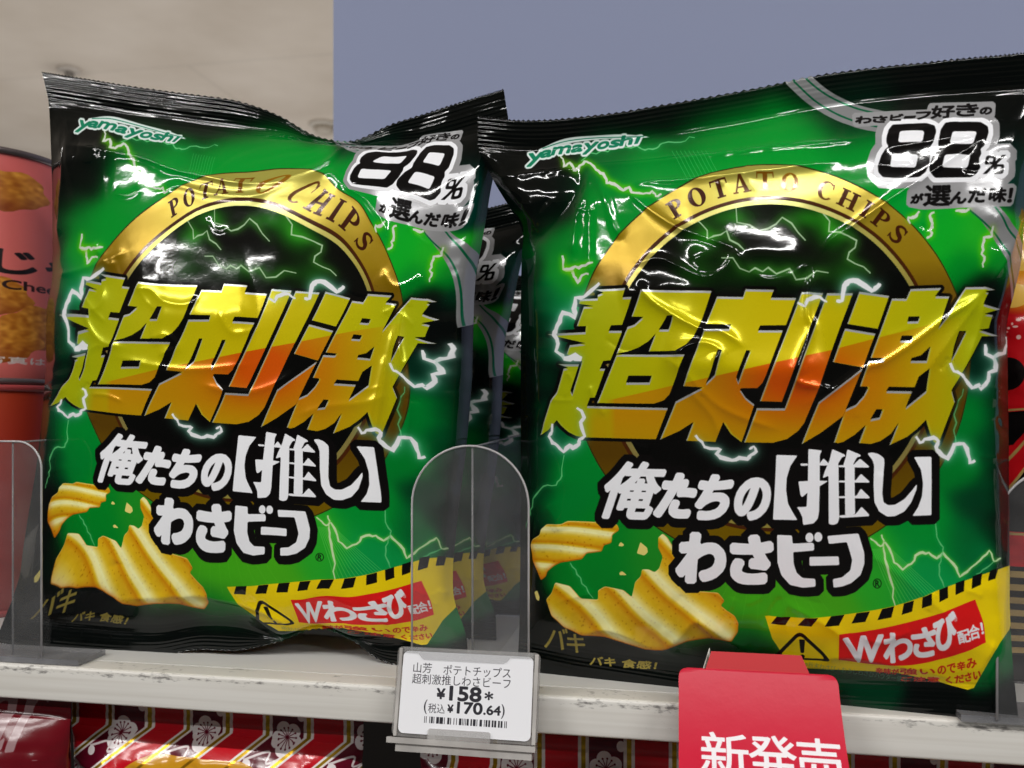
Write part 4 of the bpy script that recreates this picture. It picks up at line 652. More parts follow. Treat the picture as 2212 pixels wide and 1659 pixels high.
a1 = N(t, 'ShaderNodeMath', operation='ADD'); t.links.new(n.outputs['Fac'], a1.inputs[0]); t.links.new(zm.outputs[0], a1.inputs[1])
a2 = N(t, 'ShaderNodeMath', operation='MULTIPLY_ADD'); a2.inputs[1].default_value = .9; t.links.new(n2.outputs['Fac'], a2.inputs[0]); t.links.new(a1.outputs[0], a2.inputs[2])
th = N(t, 'ShaderNodeMapRange'); th.inputs[1].default_value = 1.08; th.inputs[2].default_value = 1.24; t.links.new(a2.outputs[0], th.inputs[0])
mp3 = N(t, 'ShaderNodeMapping'); mp3.inputs['Scale'].default_value = (4, 4, 220); n3 = N(t, 'ShaderNodeTexNoise'); n3.inputs['Scale'].default_value = 2.; n3.inputs['Detail'].default_value = 4; t.links.new(c.outputs['Object'], mp3.inputs[0]); t.links.new(mp3.outputs[0], n3.inputs['Vector'])
rb = N(t, 'ShaderNodeValToRGB'); rb.color_ramp.elements[0].position = .3; rb.color_ramp.elements[0].color = (.58, .555, .51, 1); rb.color_ramp.elements[1].position = .62; rb.color_ramp.elements[1].color = (.66, .64, .60, 1); t.links.new(n3.outputs['Fac'], rb.inputs[0])
mx = N(t, 'ShaderNodeMix', data_type='RGBA'); mx.inputs[7].default_value = (.20, .19, .18, 1)
t.links.new(th.outputs[0], mx.inputs[0]); t.links.new(rb.outputs[0], mx.inputs[6]); t.links.new(mx.outputs[2], p.inputs['Base Color'])
sh = thing('store_shelf', 'white metal shop shelf with scuffed front lip under the green bags', 'shelf')
bm = bmesh.new(); box(bm, -1.2, 1.2, .0125, .284, -.0135, 0.); bm_obj('shelf_deck', bm, plain('shelf_top', (.62, .61, .58), .45, noise=.04, scale=18), sh)
# front lip: a folded profile with a rounded nose, swept along the shelf
prof = [(.0122, -.0002)] + [(.0016 - .0016 * math.sin(a), -.0017 + .0016 * math.cos(a)) for a in np.linspace(0, math.pi / 2, 6)] + [(0, -.0142)] + [(.0012 - .0012 * math.cos(a), -.0142 - .0012 * math.sin(a)) for a in np.linspace(.3, math.pi / 2, 5)] + [(.0122, -.0154)]
bm = bmesh.new(); prism(bm, [(y, z) for y, z in prof], lambda u, v, w: (w, u, v), -1.2, 1.2)
o = bm_obj('front_lip', bm, m_shelf, sh, True)
md = o.modifiers.new('split', 'EDGE_SPLIT'); md.split_angle = math.radians(40)

# --------------------------------------------------------- the green crisp bags
def cr(n_nodes, u):
    """Catmull-Rom interpolation matrix"""
    W = np.zeros((len(u), n_nodes)); f = np.clip(u, 0, 1) * (n_nodes - 1); i = np.minimum(f.astype(int), n_nodes - 2); t = f - i
    for k, w in ((-1, -.5 * t + t * t - .5 * t ** 3), (0, 1 - 2.5 * t * t + 1.5 * t ** 3), (1, .5 * t + 2 * t * t - 1.5 * t ** 3), (2, -.5 * t * t + .5 * t ** 3)):
        j = i + k
        for r in range(len(u)):
            if j[r] < 0: W[r, 0] += 2 * w[r]; W[r, 1] -= w[r]
            elif j[r] >= n_nodes: W[r, -1] += 2 * w[r]; W[r, -2] -= w[r]
            else: W[r, j[r]] += w[r]
    return W
def vnoise(x, y, seed):
    """smooth value noise on arrays"""
    rng = np.random.default_rng(seed); T = rng.random((64, 64)) * 2 - 1
    xi = np.floor(x).astype(int); yi = np.floor(y).astype(int); fx = x - xi; fy = y - yi
    fx = fx * fx * (3 - 2 * fx); fy = fy * fy * (3 - 2 * fy)
    g = lambda a, b: T[b % 64, a % 64]
    return (g(xi, yi) * (1 - fx) + g(xi + 1, yi) * fx) * (1 - fy) + (g(xi, yi + 1) * (1 - fx) + g(xi + 1, yi + 1) * fx) * fy
def crease_field(A, B, creases):
    """height of folds along polylines in print coordinates (image pixels of the right bag); (mm, reach, softness), points"""
    H = np.zeros_like(A)
    for (amp, w, eps), pts in creases:
        p = smooth(np.asarray(pts, float), 5); best = np.full(A.shape, 1e9); para = np.zeros_like(A)
        L = np.r_[0, np.cumsum(np.hypot(*np.diff(p, axis=0).T))]
        lo, hi = p.min(0) - 6 * abs(w), p.max(0) + 6 * abs(w)
        sel = (A > lo[0]) & (A < hi[0]) & (B > lo[1]) & (B < hi[1])
        a, b = A[sel], B[sel]; bd = np.full(a.shape, 1e9); bp = np.zeros_like(a)
        for i in range(len(p) - 1):
            d = p[i + 1] - p[i]; l2 = max(d @ d, 1e-9); tt = np.clip(((a - p[i, 0]) * d[0] + (b - p[i, 1]) * d[1]) / l2, 0, 1)
            q = (a - p[i, 0] - tt * d[0]) ** 2 + (b - p[i, 1] - tt * d[1]) ** 2
            m = q < bd; bd[m] = q[m]; bp[m] = (L[i] + tt[m] * (L[i + 1] - L[i])) / L[-1]
        taper = np.clip(np.minimum(bp, 1 - bp) / .16, 0, 1); taper = .12 + .88 * taper * taper * (3 - 2 * taper)
        H[sel] += 1.3 * amp * 1e-3 * np.exp(-(np.sqrt(bd + eps * eps) - eps) / w) * taper
    return H
def quads(nv, nu, off=0, flip=False):
    i = np.arange(nv - 1)[:, None] * nu + np.arange(nu - 1)[None] + off
    q = np.stack([i, i + nu, i + nu + 1, i + 1], -1).reshape(-1, 4)
    return q[:, ::-1] if flip else q
def mesh_from(name, co, faces, uv=None):
    me = bpy.data.meshes.new(name)
    me.vertices.add(len(co)); me.vertices.foreach_set('co', np.asarray(co, np.float32).ravel())
    faces = np.asarray(faces, np.int32); me.loops.add(faces.size); me.loops.foreach_set('vertex_index', faces.ravel())
    me.polygons.add(len(faces)); me.polygons.foreach_set('loop_start', np.arange(0, faces.size, 4, dtype=np.int32)); me.polygons.foreach_set('loop_total', np.full(len(faces), 4, np.int32))
    me.update(calc_edges=True)
    if uv is not None:
        l = me.uv_layers.new(name='print'); l.data.foreach_set('uv', np.asarray(uv, np.float32)[faces.ravel()].ravel())
    me.validate(); return me
film = paint_bag(); img_film = film.image('film_print')
m_film = printed('printed_film', img_film, rough=.07, rough_m=.27, metal=.85, fine=.07, spec=.33)
m_cut = plain('foil_cut_edge', (.55, .56, .56), .28, .7)
m_dark = plain('film_back', (.003, .012, .007), .4, spec=.15)
FR = (film.ox, film.oy, film.w / film.K, film.h / film.K)

def film_bag(name, label, grid, plane, creases, seed, group):
    org, q, uv = grid
    NV, NU = 25, 17
    q = np.array(q.split(), float).reshape(NV, NU, 3) * 1e-4; uv = np.array(uv.split(), float).reshape(NV, NU, 2)
    nu = 340; sg = np.linspace(0, 1, nu)
    tg = np.r_[np.linspace(0, .12, 56), np.linspace(.12, .88, 402)[1:], np.linspace(.88, 1, 46)[1:]]; r0, r1 = 55, 55 + 401; nv = len(tg)
    Wu, Wv = cr(NU, sg), cr(NV, tg)
    P = np.einsum('vi,ijc,uj->vuc', Wv, q, Wu); U = np.einsum('vi,ijc,uj->vuc', Wv, uv, Wu)
    A, B = U[..., 0], U[..., 1]
    nrm = np.cross(np.gradient(P, axis=1), -np.gradient(P, axis=0)); nrm /= np.linalg.norm(nrm, axis=2)[..., None]
    nrm *= np.sign(-nrm[..., 1:2].mean())
    S, T = np.meshgrid(sg, tg)
    edge = np.clip(np.minimum(S, 1 - S) / .05, 0, 1)
    body = np.clip((T - .115) / .03, 0, 1) * np.clip((.885 - T) / .03, 0, 1)
    rng = np.random.default_rng(seed + 77); small = []
    for _ in range(46):                                  # fine random creases, most of them near the seals and sides
        x, y = rng.uniform(1150, 2150), rng.choice([rng.uniform(330, 520), rng.uniform(560, 1000), rng.uniform(1250, 1420)])
        if rng.random() < .45: x = rng.choice([rng.uniform(1140, 1290), rng.uniform(2040, 2160)])
        an = rng.uniform(0, math.pi); L = rng.uniform(25, 95); b = rng.normal() * .25
        small.append(((rng.choice([-1, 1, 1]) * rng.uniform(.10, .34), rng.uniform(4.5, 7.5), 1.2), [(x, y), (x + L * .5 * math.cos(an), y + L * .5 * math.sin(an)), (x + L * math.cos(an + b), y + L * math.sin(an + b))]))
    h = crease_field(A, B, list(creases) + small) * (.25 + .75 * body) * edge
    # soft unevenness, stronger pleats near the seals and the sides
    h += (.34e-3 * vnoise(A / 190, B / 190, seed) + .10e-3 * vnoise(A / 70 + 9, B / 70, seed + 1) + .02e-3 * vnoise(A / 24, B / 24, seed + 2)) * body * edge
    near = np.exp(-((T - .12) / .045) ** 2) + np.exp(-((.88 - T) / .05) ** 2)
    h += .26e-3 * near * body * vnoise(A / 20 + .02 * B, B / 130, seed + 3) * edge
    sidew = np.exp(-((np.minimum(S, 1 - S) - .08) / .07) ** 2)
    h += .28e-3 * sidew * body * vnoise(A / 90, B / 26, seed + 4) * edge
    # crimped seals: pressed ribs
    dist_t = np.clip((.108 - T) / .012, 0, 1) * np.clip(T / .006, 0, 1); dist_b = np.clip((T - .895) / .012, 0, 1) * np.clip((1 - T) / .006, 0, 1)
    amp = np.clip(.8 + .55 * vnoise(A / 90, B / 12, seed + 5), .3, 1.3)
    h += .055e-3 * amp * np.sin(T * 2 * math.pi / .0122 + .2 * vnoise(A / 160, B / 50, seed + 8)) * (dist_t + dist_b)
    h += .9e-3 * vnoise(A / 110, B / 300, seed + 6) * np.clip((.13 - T) / .1, 0, 1)
    P = P + nrm * h[..., None]
    # serrated cut edges
    zig = np.abs(((np.arange(nu) * .27) % 1.) - .5) * 2
    up = P[0] - P[3]; up /= np.linalg.norm(up, axis=1)[:, None]; P[0] += up * (zig * .0009)[:, None]
    dn = P[-1] - P[-4]; dn /= np.linalg.norm(dn, axis=1)[:, None]; P[-1] += dn * (zig * .0009)[:, None]
    kx, kz = plane; n = np.array([kx, -1, kz]); n /= np.linalg.norm(n)
    y0 = 0.                                     # bag-local seal plane passes through the origin
    dist = np.maximum((P @ n), 0.)
    Q = P - 2 * dist[..., None] * n - n * 2e-4
    UVn = np.stack([(A - FR[0]) / FR[2], 1 - (B - FR[1]) / FR[3]], -1)
    root = thing(name, label, 'crisp bag', org, group)
    def front(nm, a, b):
        link(nm, mesh_from(nm, P[a:b + 1].reshape(-1, 3), quads(b - a + 1, nu), UVn[a:b + 1].reshape(-1, 2)), m_film, root)
    front('front_panel', r0, r1)
    # seals: the printed sheet with its rear sheet, closed along the cut
    for nm, a, b in (('top_seal', 0, r0), ('bottom_seal', r1, nv - 1)):
        k = b - a + 1; fr = P[a:b + 1].reshape(-1, 3); bk = (P[a:b + 1] - n * 4e-4).reshape(-1, 3); m = k * nu
        cut = 0 if nm == 'top_seal' else (k - 1) * nu
        strip = np.stack([np.arange(nu - 1) + cut, np.arange(1, nu) + cut, np.arange(1, nu) + cut + m, np.arange(nu - 1) + cut + m], -1)
        me = mesh_from(nm, np.vstack([fr, bk]), np.vstack([quads(k, nu), quads(k, nu, m, True), strip]), np.vstack([UVn[a:b + 1].reshape(-1, 2)] * 2))
        o = link(nm, me, [m_film, m_cut], root)
        mi = np.zeros(len(me.polygons), np.int32); mi[-(nu - 1):] = 1; me.polygons.foreach_set('material_index', mi)
    s = 3; rows = np.unique(np.r_[np.arange(r0, r1, s), r1]); cols = np.unique(np.r_[np.arange(0, nu, s), nu - 1])
    bk = Q[rows][:, cols]
    link('back_panel', mesh_from('back_panel', bk.reshape(-1, 3), quads(len(rows), len(cols), 0, True)), m_dark, root)
    return root

CRE_R = [
    ((2.9, 62, 16), [(1420, 770), (1540, 790), (1680, 800), (1800, 780)]), ((1.2, 40, 12), [(1470, 560), (1600, 548), (1760, 560)]), ((.8, 40, 14), [(1330, 640), (1450, 620), (1560, 640)]),
    ((1.0, 8, 1.2), [(1062, 384), (1180, 372), (1290, 359), (1440, 347), (1579, 334), (1659, 323), (1800, 310), (1879, 299), (1915, 295)]), ((.42, 7, 1.2), [(1890, 297), (1930, 293), (2034, 271), (2110, 262), (2190, 250)]),
    ((.8, 8, 1.2), [(1346, 402), (1400, 392), (1486, 389), (1580, 378), (1659, 369), (1740, 358), (1810, 348)]),
    ((.8, 8, 1.2), [(1346, 402), (1391, 443), (1461, 490), (1526, 515), (1590, 540)]),
    ((.6, 7, 1.2), [(2140, 286), (2080, 328), (2031, 360), (1909, 440), (1844, 486), (1791, 522), (1760, 560)]),
    ((.6, 10, 1.6), [(1900, 322), (2000, 306), (2132, 288)]),
    ((.95, 10, 1.5), [(2126, 630), (2090, 655), (2034, 692), (1969, 742), (1909, 782), (1866, 797), (1801, 842), (1740, 872)]),
    ((1.3, 10, 1.5), [(1752, 566), (1744, 672), (1752, 712), (1730, 780), (1722, 820), (1760, 834), (1801, 842)]),
    ((1.3, 10, 1.5), [(1384, 600), (1400, 640), (1442, 672), (1517, 712), (1560, 716), (1600, 742), (1608, 760)]),
    ((1.0, 10, 1.8), [(1455, 775), (1490, 748), (1530, 742), (1560, 760), (1540, 790)]),
    ((.7, 9, 1.5), [(1590, 540), (1570, 580), (1520, 600), (1430, 560), (1372, 572)]),
    ((.7, 9, 1.5), [(1590, 540), (1640, 600), (1700, 600), (1752, 566)]),
    ((.9, 12, 1.5), [(1278, 362), (1262, 420), (1246, 468), (1236, 560)]), ((.7, 10, 1.5), [(1278, 362), (1303, 418), (1326, 483), (1346, 522)]), ((.6, 9, 1.5), [(1276, 418), (1273, 520), (1276, 600)]),
    ((-1.6, 24, 4), [(1266, 372), (1225, 440), (1180, 492), (1138, 530)]), ((.8, 12, 2), [(1066, 388), (1100, 450), (1140, 512)]),
    ((.9, 14, 2.), [(1143, 1409), (1220, 1386), (1306, 1358), (1381, 1384), (1418, 1402), (1455, 1386), (1498, 1340), (1531, 1352), (1581, 1384), (1636, 1414)]),
    ((.9, 14, 2.), [(1760, 1424), (1841, 1419), (1909, 1432), (2034, 1459), (2094, 1487)]), ((.8, 12, 2), [(2094, 1487), (2130, 1420), (2150, 1380)]),
    ((.5, 10, 2.5), [(1690, 930), (1560, 880), (1480, 800), (1430, 770)]), ((.45, 10, 3), [(1560, 950), (1540, 900), (1500, 850), (1480, 812)]),
    ((.5, 12, 2), [(2124, 632), (2060, 720), (2000, 800), (1940, 880)]), ((.5, 12, 2), [(2126, 636), (2110, 720), (2060, 850)]), ((.7, 10, 1.6), [(2216, 450), (2170, 560), (2126, 628)]),
    ((.5, 14, 2.5), [(1180, 1090), (1200, 1120), (1210, 1150)]), ((.4, 12, 2.5), [(1850, 1180), (1940, 1240), (2060, 1340)]), ((.5, 12, 2), [(1690, 1300), (1800, 1360), (1870, 1420)])]
CRE_L = [
    ((1.2, 50, 18), [(1420, 700), (1560, 700), (1700, 690)]), ((1.6, 36, 10), [(1120, 430), (1180, 402), (1260, 386)]),
    ((1.1, 9, 1.2), [(1109, 392), (1210, 383), (1318, 366), (1430, 372), (1538, 376), (1640, 386), (1727, 392)]), ((1.0, 9, 1.2), [(1706, 394), (1755, 330), (1800, 276), (1874, 240), (2057, 253), (2190, 253)]),
    ((1.2, 10, 1.2), [(1110, 390), (1128, 440), (1138, 500), (1150, 580)]), ((.7, 12, 1.8), [(1753, 377), (1836, 372), (1968, 450), (2006, 510)]), ((.6, 12, 2.2), [(1400, 427), (1459, 404), (1562, 414), (1690, 420), (1735, 398)]),
    ((.7, 12, 2.5), [(2060, 675), (2042, 802), (2020, 916), (2006, 1012)]), ((.6, 10, 2.5), [(2068, 630), (2073, 753), (2053, 892), (2041, 978)]), ((.6, 8, 2.), [(2055, 709), (2078, 764), (2084, 833), (2080, 911), (2069, 985)]), ((.5, 10, 2.5), [(2040, 760), (2022, 850), (1990, 960)]),
    ((.9, 13, 2.), [(1369, 1398), (1464, 1376), (1537, 1356), (1595, 1350), (1714, 1392), (1803, 1455)]), ((.55, 10, 2.2), [(1297, 644), (1298, 672), (1287, 696), (1260, 712), (1265, 738), (1303, 769), (1362, 781)]), ((.55, 10, 2.2), [(1366, 646), (1418, 642), (1455, 668), (1513, 677), (1554, 655)]),
    ((.5, 10, 2.5), [(1337, 801), (1440, 823), (1549, 830), (1691, 812)]), ((.6, 12, 3.), [(1565, 863), (1675, 880), (1768, 853), (1812, 817)]), ((.5, 14, 3.), [(1825, 927), (1896, 901), (1995, 885), (2046, 860)]), ((.5, 10, 2.2), [(1600, 690), (1640, 740), (1700, 730)]),
    ((-1.2, 22, 4.), [(1603, 210), (1652, 230), (1702, 240), (1740, 236)]), ((.8, 10, 2.), [(2011, 1393), (2020, 1443), (2038, 1500)]), ((.6, 10, 2.), [(1158, 652), (1226, 630), (1307, 588), (1353, 559)]), ((.6, 12, 2.), [(1250, 560), (1300, 600), (1330, 590)]),
    ((.6, 12, 2.), [(1990, 560), (2040, 600), (2110, 560)]), ((.6, 12, 2.5), [(1420, 760), (1470, 750), (1500, 780), (1450, 800)])]
G_BAG = 'green crisp bags on the shelf'
bag_l = film_bag('crisp_bag', 'green and black crisp bag with a dipped V shaped top seal, nearest on the left', GRID_L, (0., .025), CRE_L, 11, G_BAG)
bag_r = film_bag('crisp_bag', 'green and black crisp bag with bright creases, right of the price tag', GRID_R, (-.165, -.045), CRE_R, 23, G_BAG)
for dx, dy, squash, lean, lab in ((.003, .047, .86, 2, 'green crisp bag directly behind the left bag, mostly hidden'), (.013, .100, .76, 3, 'green crisp bag farthest back behind the left bag, a dark sliver showing')):
    cpy = bag_l.copy(); COL.objects.link(cpy); cpy.location = bag_l.location + Vector((dx, dy, .0012)); cpy['label'] = lab
    cpy.rotation_euler = (-math.radians(lean), 0, 0); cpy.scale = (1, 1, squash)      # flattened in height to match image pixels, so lower than the front one
    for ch in list(bag_l.children):
        k = ch.copy(); COL.objects.link(k); k.parent = cpy

# ------------------------------------------------------------ other packages
def pouch(root, w, h, bul, mat, fr, ox, seal=.014, seed=1, skew=0., wr=1., nu=90, nv=110):
    """pillow pouch standing at root: body > seals; fr maps metres to print"""
    sg = np.linspace(0, 1, nu); S, T = np.meshgrid((1 - np.cos(math.pi * sg)) / 2 * .7 + sg * .3, np.linspace(0, 1, nv)); ts = seal / h
    w2 = np.clip((T - ts) / (1 - 2 * ts), 0, 1)
    b = bul * np.sin(math.pi * w2) ** .6 * np.sin(math.pi * sg)[None] ** .7
    X = (S - .5) * w * (1 - .05 * np.sin(math.pi * w2)); Zz = h * (1 - T)
    nz = (.0007 * vnoise(X * 160, Zz * 160, seed) + .0009 * vnoise(X * 60, Zz * 60, seed + 1) + .0006 * vnoise(X * 30, Zz * 300, seed + 2)) * wr * np.clip(np.sin(math.pi * w2) * 3, 0, 1)
    rib = .00022 * np.sin(T / ts * 2 * math.pi * 6) * (T < ts)
    wav = .0016 * vnoise(X * 45, Zz * 4, seed + 5)
    P = np.stack([X, -b - nz - rib + wav, Zz], -1); Q = np.stack([X, b + wav + .0003, Zz], -1)
    UV = np.stack([(X / w + .5), 1 - T], -1)
    r = int(np.ceil(ts * (nv - 1))); r2 = nv - 1 - r
    link('front_panel', mesh_from('front_panel', P[r:r2 + 1].reshape(-1, 3), quads(r2 - r + 1, nu), UV[r:r2 + 1].reshape(-1, 2)), mat, root)
    link('back_panel', mesh_from('back_panel', Q[r:r2 + 1].reshape(-1, 3), quads(r2 - r + 1, nu, 0, True), UV[r:r2 + 1].reshape(-1, 2)), mat, root)
    for nm, a, b_ in (('top_seal', 0, r), ('bottom_seal', r2, nv - 1)):
        k = b_ - a + 1; m = k * nu; cut = 0 if nm == 'top_seal' else (k - 1) * nu
        zig = np.abs(((np.arange(nu) * .41) % 1.) - .5) * .0009
        F = P[a:b_ + 1].copy(); G = Q[a:b_ + 1].copy(); i = 0 if nm == 'top_seal' else -1; sg_ = 1 if i == 0 else -1
        F[i, :, 2] += zig * sg_; G[i, :, 2] += zig * sg_
        strip = np.stack([np.arange(nu - 1) + cut, np.arange(1, nu) + cut, np.arange(1, nu) + cut + m, np.arange(nu - 1) + cut + m], -1)
        link(nm, mesh_from(nm, np.vstack([F.reshape(-1, 3), G.reshape(-1, 3)]), np.vstack([quads(k, nu), quads(k, nu, m, True), strip]), np.vstack([UV[a:b_ + 1].reshape(-1, 2)] * 2)), mat, root)

def paint_plum(seed, skew, y0, first):
    """red and maroon bands with gold edging, plum blossom and branches; units: tenths of mm"""
    W, H = 1350, 1580; c = Canvas(0, 0, W, H, .8, (150, 12, 26)); X, Y = c.xy(); rng = np.random.default_rng(seed)
    XX = X + skew * np.maximum(0, Y - y0) + first
    per = 365.; t = XX % per
    def band(a, b): return np.clip((t - a) + .5, 0, 1) * np.clip((b - t) + .5, 0, 1)
    c.put(band(0, 140), (92, 12, 32))
    for k in range(-1, 8):
        bx = k * per - first
        def at(x, y): return (bx + x - skew * max(0, y - y0), y)
        for (fx, fy, R) in ((70, 80 + 40 * (k % 2), 64), (60, 320, 60), (90, 500, 56), (60, 650, 54)):
            x, y = at(fx, fy + 20 * (k % 3))
            for a in range(5):
                an = a * 1.2566 + k; c.fill(poly_edges(ellipse(x + R * .58 * math.cos(an), y + R * .58 * math.sin(an), R * .5, R * .5, n=20)), (226, 218, 218))
            for a in range(13):
                an = a * .4833; q = (x + R * .62 * math.cos(an), y + R * .62 * math.sin(an)); c.fill(ribbon_e([(x, y), q], 3.), (96, 16, 34)); c.fill(poly_edges(ellipse(*q, 4.5, 4.5, n=8)), (96, 16, 34))
        c.fill(ribbon_e(smooth([at(6, 200), at(70, 170), at(120, 210), at(165, 180)]), 9), (210, 200, 200)); c.fill(ribbon_e(smooth([at(10, 420), at(80, 380), at(165, 400)]), 9), (210, 200, 200))
        c.fill(poly_edges(ellipse(*at(130, 30), 18, 22, n=16)), (226, 218, 218)); c.fill(poly_edges(ellipse(*at(40, 215), 20, 18, n=16)), (226, 218, 218))
    red = band(186, 320); c.put(red, (188, 18, 32))
    for a, b in ((140, 186), (320, 365)):
        c.put(band(a, b), (226, 220, 218)); c.put(band(a + 14, b - 14), (196, 156, 30), .8)
    c.put(np.clip(((X - 640) / 360) ** 2 + ((Y - 330) / 150) ** 2 < 1, 0, 1).astype(np.float32) * (Y > 205), (198, 142, 30))
    c.rgb += ((gblur(rng.random((c.h, c.w)).astype(np.float32), 1) - .5) * 8)[..., None]
    return c
m_plum = [printed('plum_print_' + k, paint_plum(s, sk, y0, f).image('plum_' + k), rough=.16, rough_m=.2, metal=.9, fine=.12) for k, s, sk, y0, f in (('slanted', 3, 1.25, 118, 150.), ('straight', 4, .06, 130, 20.))]
for lab, x, y, ztop, w, h, mat, sd in (('red plum blossom snack bag below the shelf, under the left green bag', -.2085, .030, -.0226, .145, .17, m_plum[0], 31),
                                   ('red plum blossom snack bag below the shelf, under the price tag', -.040, .030, -.0262, .140, .17, m_plum[1], 37),
                                   ('red plum blossom snack bag below the shelf at the right edge, under the red card', .118, .028, -.0215, .128, .17, m_plum[1], 41)):
    r = thing('snack_bag', lab, 'snack bag', (x, y, ztop - h), 'red plum blossom bags under the shelf')
    pouch(r, w, h, .022, mat, None, 0, seed=sd, wr=2.0)
def paint_maroon():
    c = Canvas(0, 0, 700, 900, 1.1, (112, 16, 26)); X, Y = c.xy()
    c.rgb[:] = np.array((100, 14, 24)) + (np.array((70, 10, 18)) - np.array((100, 14, 24))) * np.clip((Y - 100) / 300, 0, 1)[..., None]
    c.fill(quad_text('ar', [(430, 20), (640, 0), (600, 130), (390, 150)]), (150, 120, 122), grow=4)
    return c
r = thing('snack_bag', 'plain dark red snack bag in the lower left corner, cut by the frame', 'snack bag', (-.318, .012, -.2))
pouch(r, .10, .188, .02, printed('maroon_print', paint_maroon().image('maroon'), rough=.2, fine=.12), None, 0, seed=51)

def paint_redgold():
    c = Canvas(0, 0, 700, 1300, 1.2, (196, 22, 26)); X, Y = c.xy()
    c.rgb[:] = np.array((190, 18, 26), np.float32)
    c.put(np.clip((330 - Y + 25 * np.sin(X / 60)) / 30, 0, 1), (236, 150, 30)); c.put(np.clip((120 - Y) / 60, 0, 1), (206, 40, 26))
    for x, y, rr in ((90, 190, 60), (190, 250, 70), (60, 300, 40)): c.fill(poly_edges(ellipse(x, y, rr, rr * .8)), (246, 196, 90))
    rng = np.random.default_rng(8)
    for _ in range(40): c.fill(poly_edges(ellipse(rng.uniform(20, 300), rng.uniform(350, 420), *(rng.uniform(2, 7, 2)), n=10)), (236, 190, 180))
    c.fill(poly_edges(ellipse(46, 500, 38, 42)), (16, 10, 10))
    c.fill(poly_edges([(20, 600), (120, 590), (60, 680), (20, 690)]), (14, 10, 10)); c.fill(ribbon_e([(10, 596), (140, 584), (70, 690), (18, 760)], 7), (170, 140, 80))
    c.fill(poly_edges([(20, 840), (110, 700), (320, 700), (320, 900), (20, 900)]), (16, 10, 10)); c.fill(ribbon_e([(14, 850), (110, 694), (320, 694)], 7), (170, 140, 80)); c.fill(ribbon_e([(0, 906), (400, 906)], 7), (170, 140, 80))
    c.fill(poly_edges([(0, 990), (700, 990), (700, 1300), (0, 1300)]), (20, 12, 10))
    for k in range(7): c.fill(ribbon_e([(20, 1010 + k * 34), (420, 1004 + k * 34)], 17), (186, 156, 96))
    return c
r = thing('snack_bag', 'red and orange snack bag with black and gold print at the right frame edge', 'snack bag', (.1760, .050, .0))
pouch(r, .105, .205, .018, printed('red_gold_print', paint_redgold().image('red_gold'), rough=.22, fine=.1), None, 0, seed=61)

# stacked paper snack cups on the left
def paint_cup(lower):
    c = Canvas(0, 0, 1400, 1300, .9, (205, 92, 88)); X, Y = c.xy(); rng = np.random.default_rng(3)
    if lower:
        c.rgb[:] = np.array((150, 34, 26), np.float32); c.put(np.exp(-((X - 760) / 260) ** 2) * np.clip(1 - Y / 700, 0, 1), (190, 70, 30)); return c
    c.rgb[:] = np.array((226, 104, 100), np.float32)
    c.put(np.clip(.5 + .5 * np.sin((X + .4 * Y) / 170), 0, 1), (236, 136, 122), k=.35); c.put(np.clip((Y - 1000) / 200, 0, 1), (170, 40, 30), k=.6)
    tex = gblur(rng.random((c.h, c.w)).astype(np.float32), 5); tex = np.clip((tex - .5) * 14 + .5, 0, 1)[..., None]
    def nugget(x, y, rx, ry):
        a = np.linspace(0, 2 * math.pi, 40, endpoint=False); rad = 1 + .07 * np.sin(a * 5 + x) + .05 * np.sin(a * 9)
        m = c.mask(poly_edges(np.stack([x + rx * rad * np.cos(a), y + ry * rad * np.sin(a)], 1)))
        c.put(m, np.array((170, 92, 16), np.float32) + tex * np.array((60, 66, 40), np.float32))
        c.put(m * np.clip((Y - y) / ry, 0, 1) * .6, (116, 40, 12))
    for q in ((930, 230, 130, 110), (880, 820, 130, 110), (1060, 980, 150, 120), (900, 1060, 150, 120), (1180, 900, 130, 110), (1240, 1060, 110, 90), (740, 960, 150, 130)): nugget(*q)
    c.fill(box_text('じゃ', 905, 560, 1190, 690), (20, 14, 14), grow=5); c.fill(box_text('& Cheese', 850, 725, 1170, 775), (40, 16, 16), grow=1.5); c.fill(box_text('写真はイ', 880, 1150, 1120, 1190), (224, 210, 205), grow=1)
    return c
def cup(root, r_top, r_bot, h, mat, rim_mat):
    seg = 72; prof = [(r_bot - .001, .0)] + [(r_bot + (r_top - r_bot) * k / 8, .001 + (h - .003) * k / 8) for k in range(9)]
    a = np.linspace(0, 2 * math.pi, seg + 1)
    co = np.array([[(r * math.sin(t), -r * math.cos(t), z) for t in a] for r, z in prof]).reshape(-1, 3)
    uv = np.array([[((t + math.pi) % (2 * math.pi) / (2 * math.pi), z / h) for t in a] for r, z in prof]).reshape(-1, 2)
    uv = uv.reshape(len(prof), seg + 1, 2); uv[..., 0] = (np.where(a > math.pi, a - 2 * math.pi, a) / math.pi * .5 + .5)[None]
    f = quads(len(prof), seg + 1, 0, True); f = f[(f.max(1) % (seg + 1) != seg // 2 + 0)] if False else f
    link('body', mesh_from('body', co, f, uv.reshape(-1, 2)), mat, root)
    bm = bmesh.new(); pr = [(r_top - .002, h - .0035), (r_top + .0012, h - .0035), (r_top + .0018, h - .002), (r_top + .0018, h - .0006), (r_top + .0008, h), (r_top - .003, h), (r_top - .003, h - .002)]
    lathe(bm, pr, (0, 0, 0), 72); bm_obj('rim', bm, rim_mat, root, True)
    bm = bmesh.new(); lathe(bm, [(r_bot + .0001, .0), (r_bot + .0014, .0), (r_bot + .0014, .0028), (r_bot + .0004, .0032)], (0, 0, 0), 72); bm_obj('base_ring', bm, rim_mat, root, True)
m_rim = plain('cup_rim', (.16, .13, .13), .3, .5); m_rim2 = plain('cup_rim_red', (.35, .05, .05), .3)
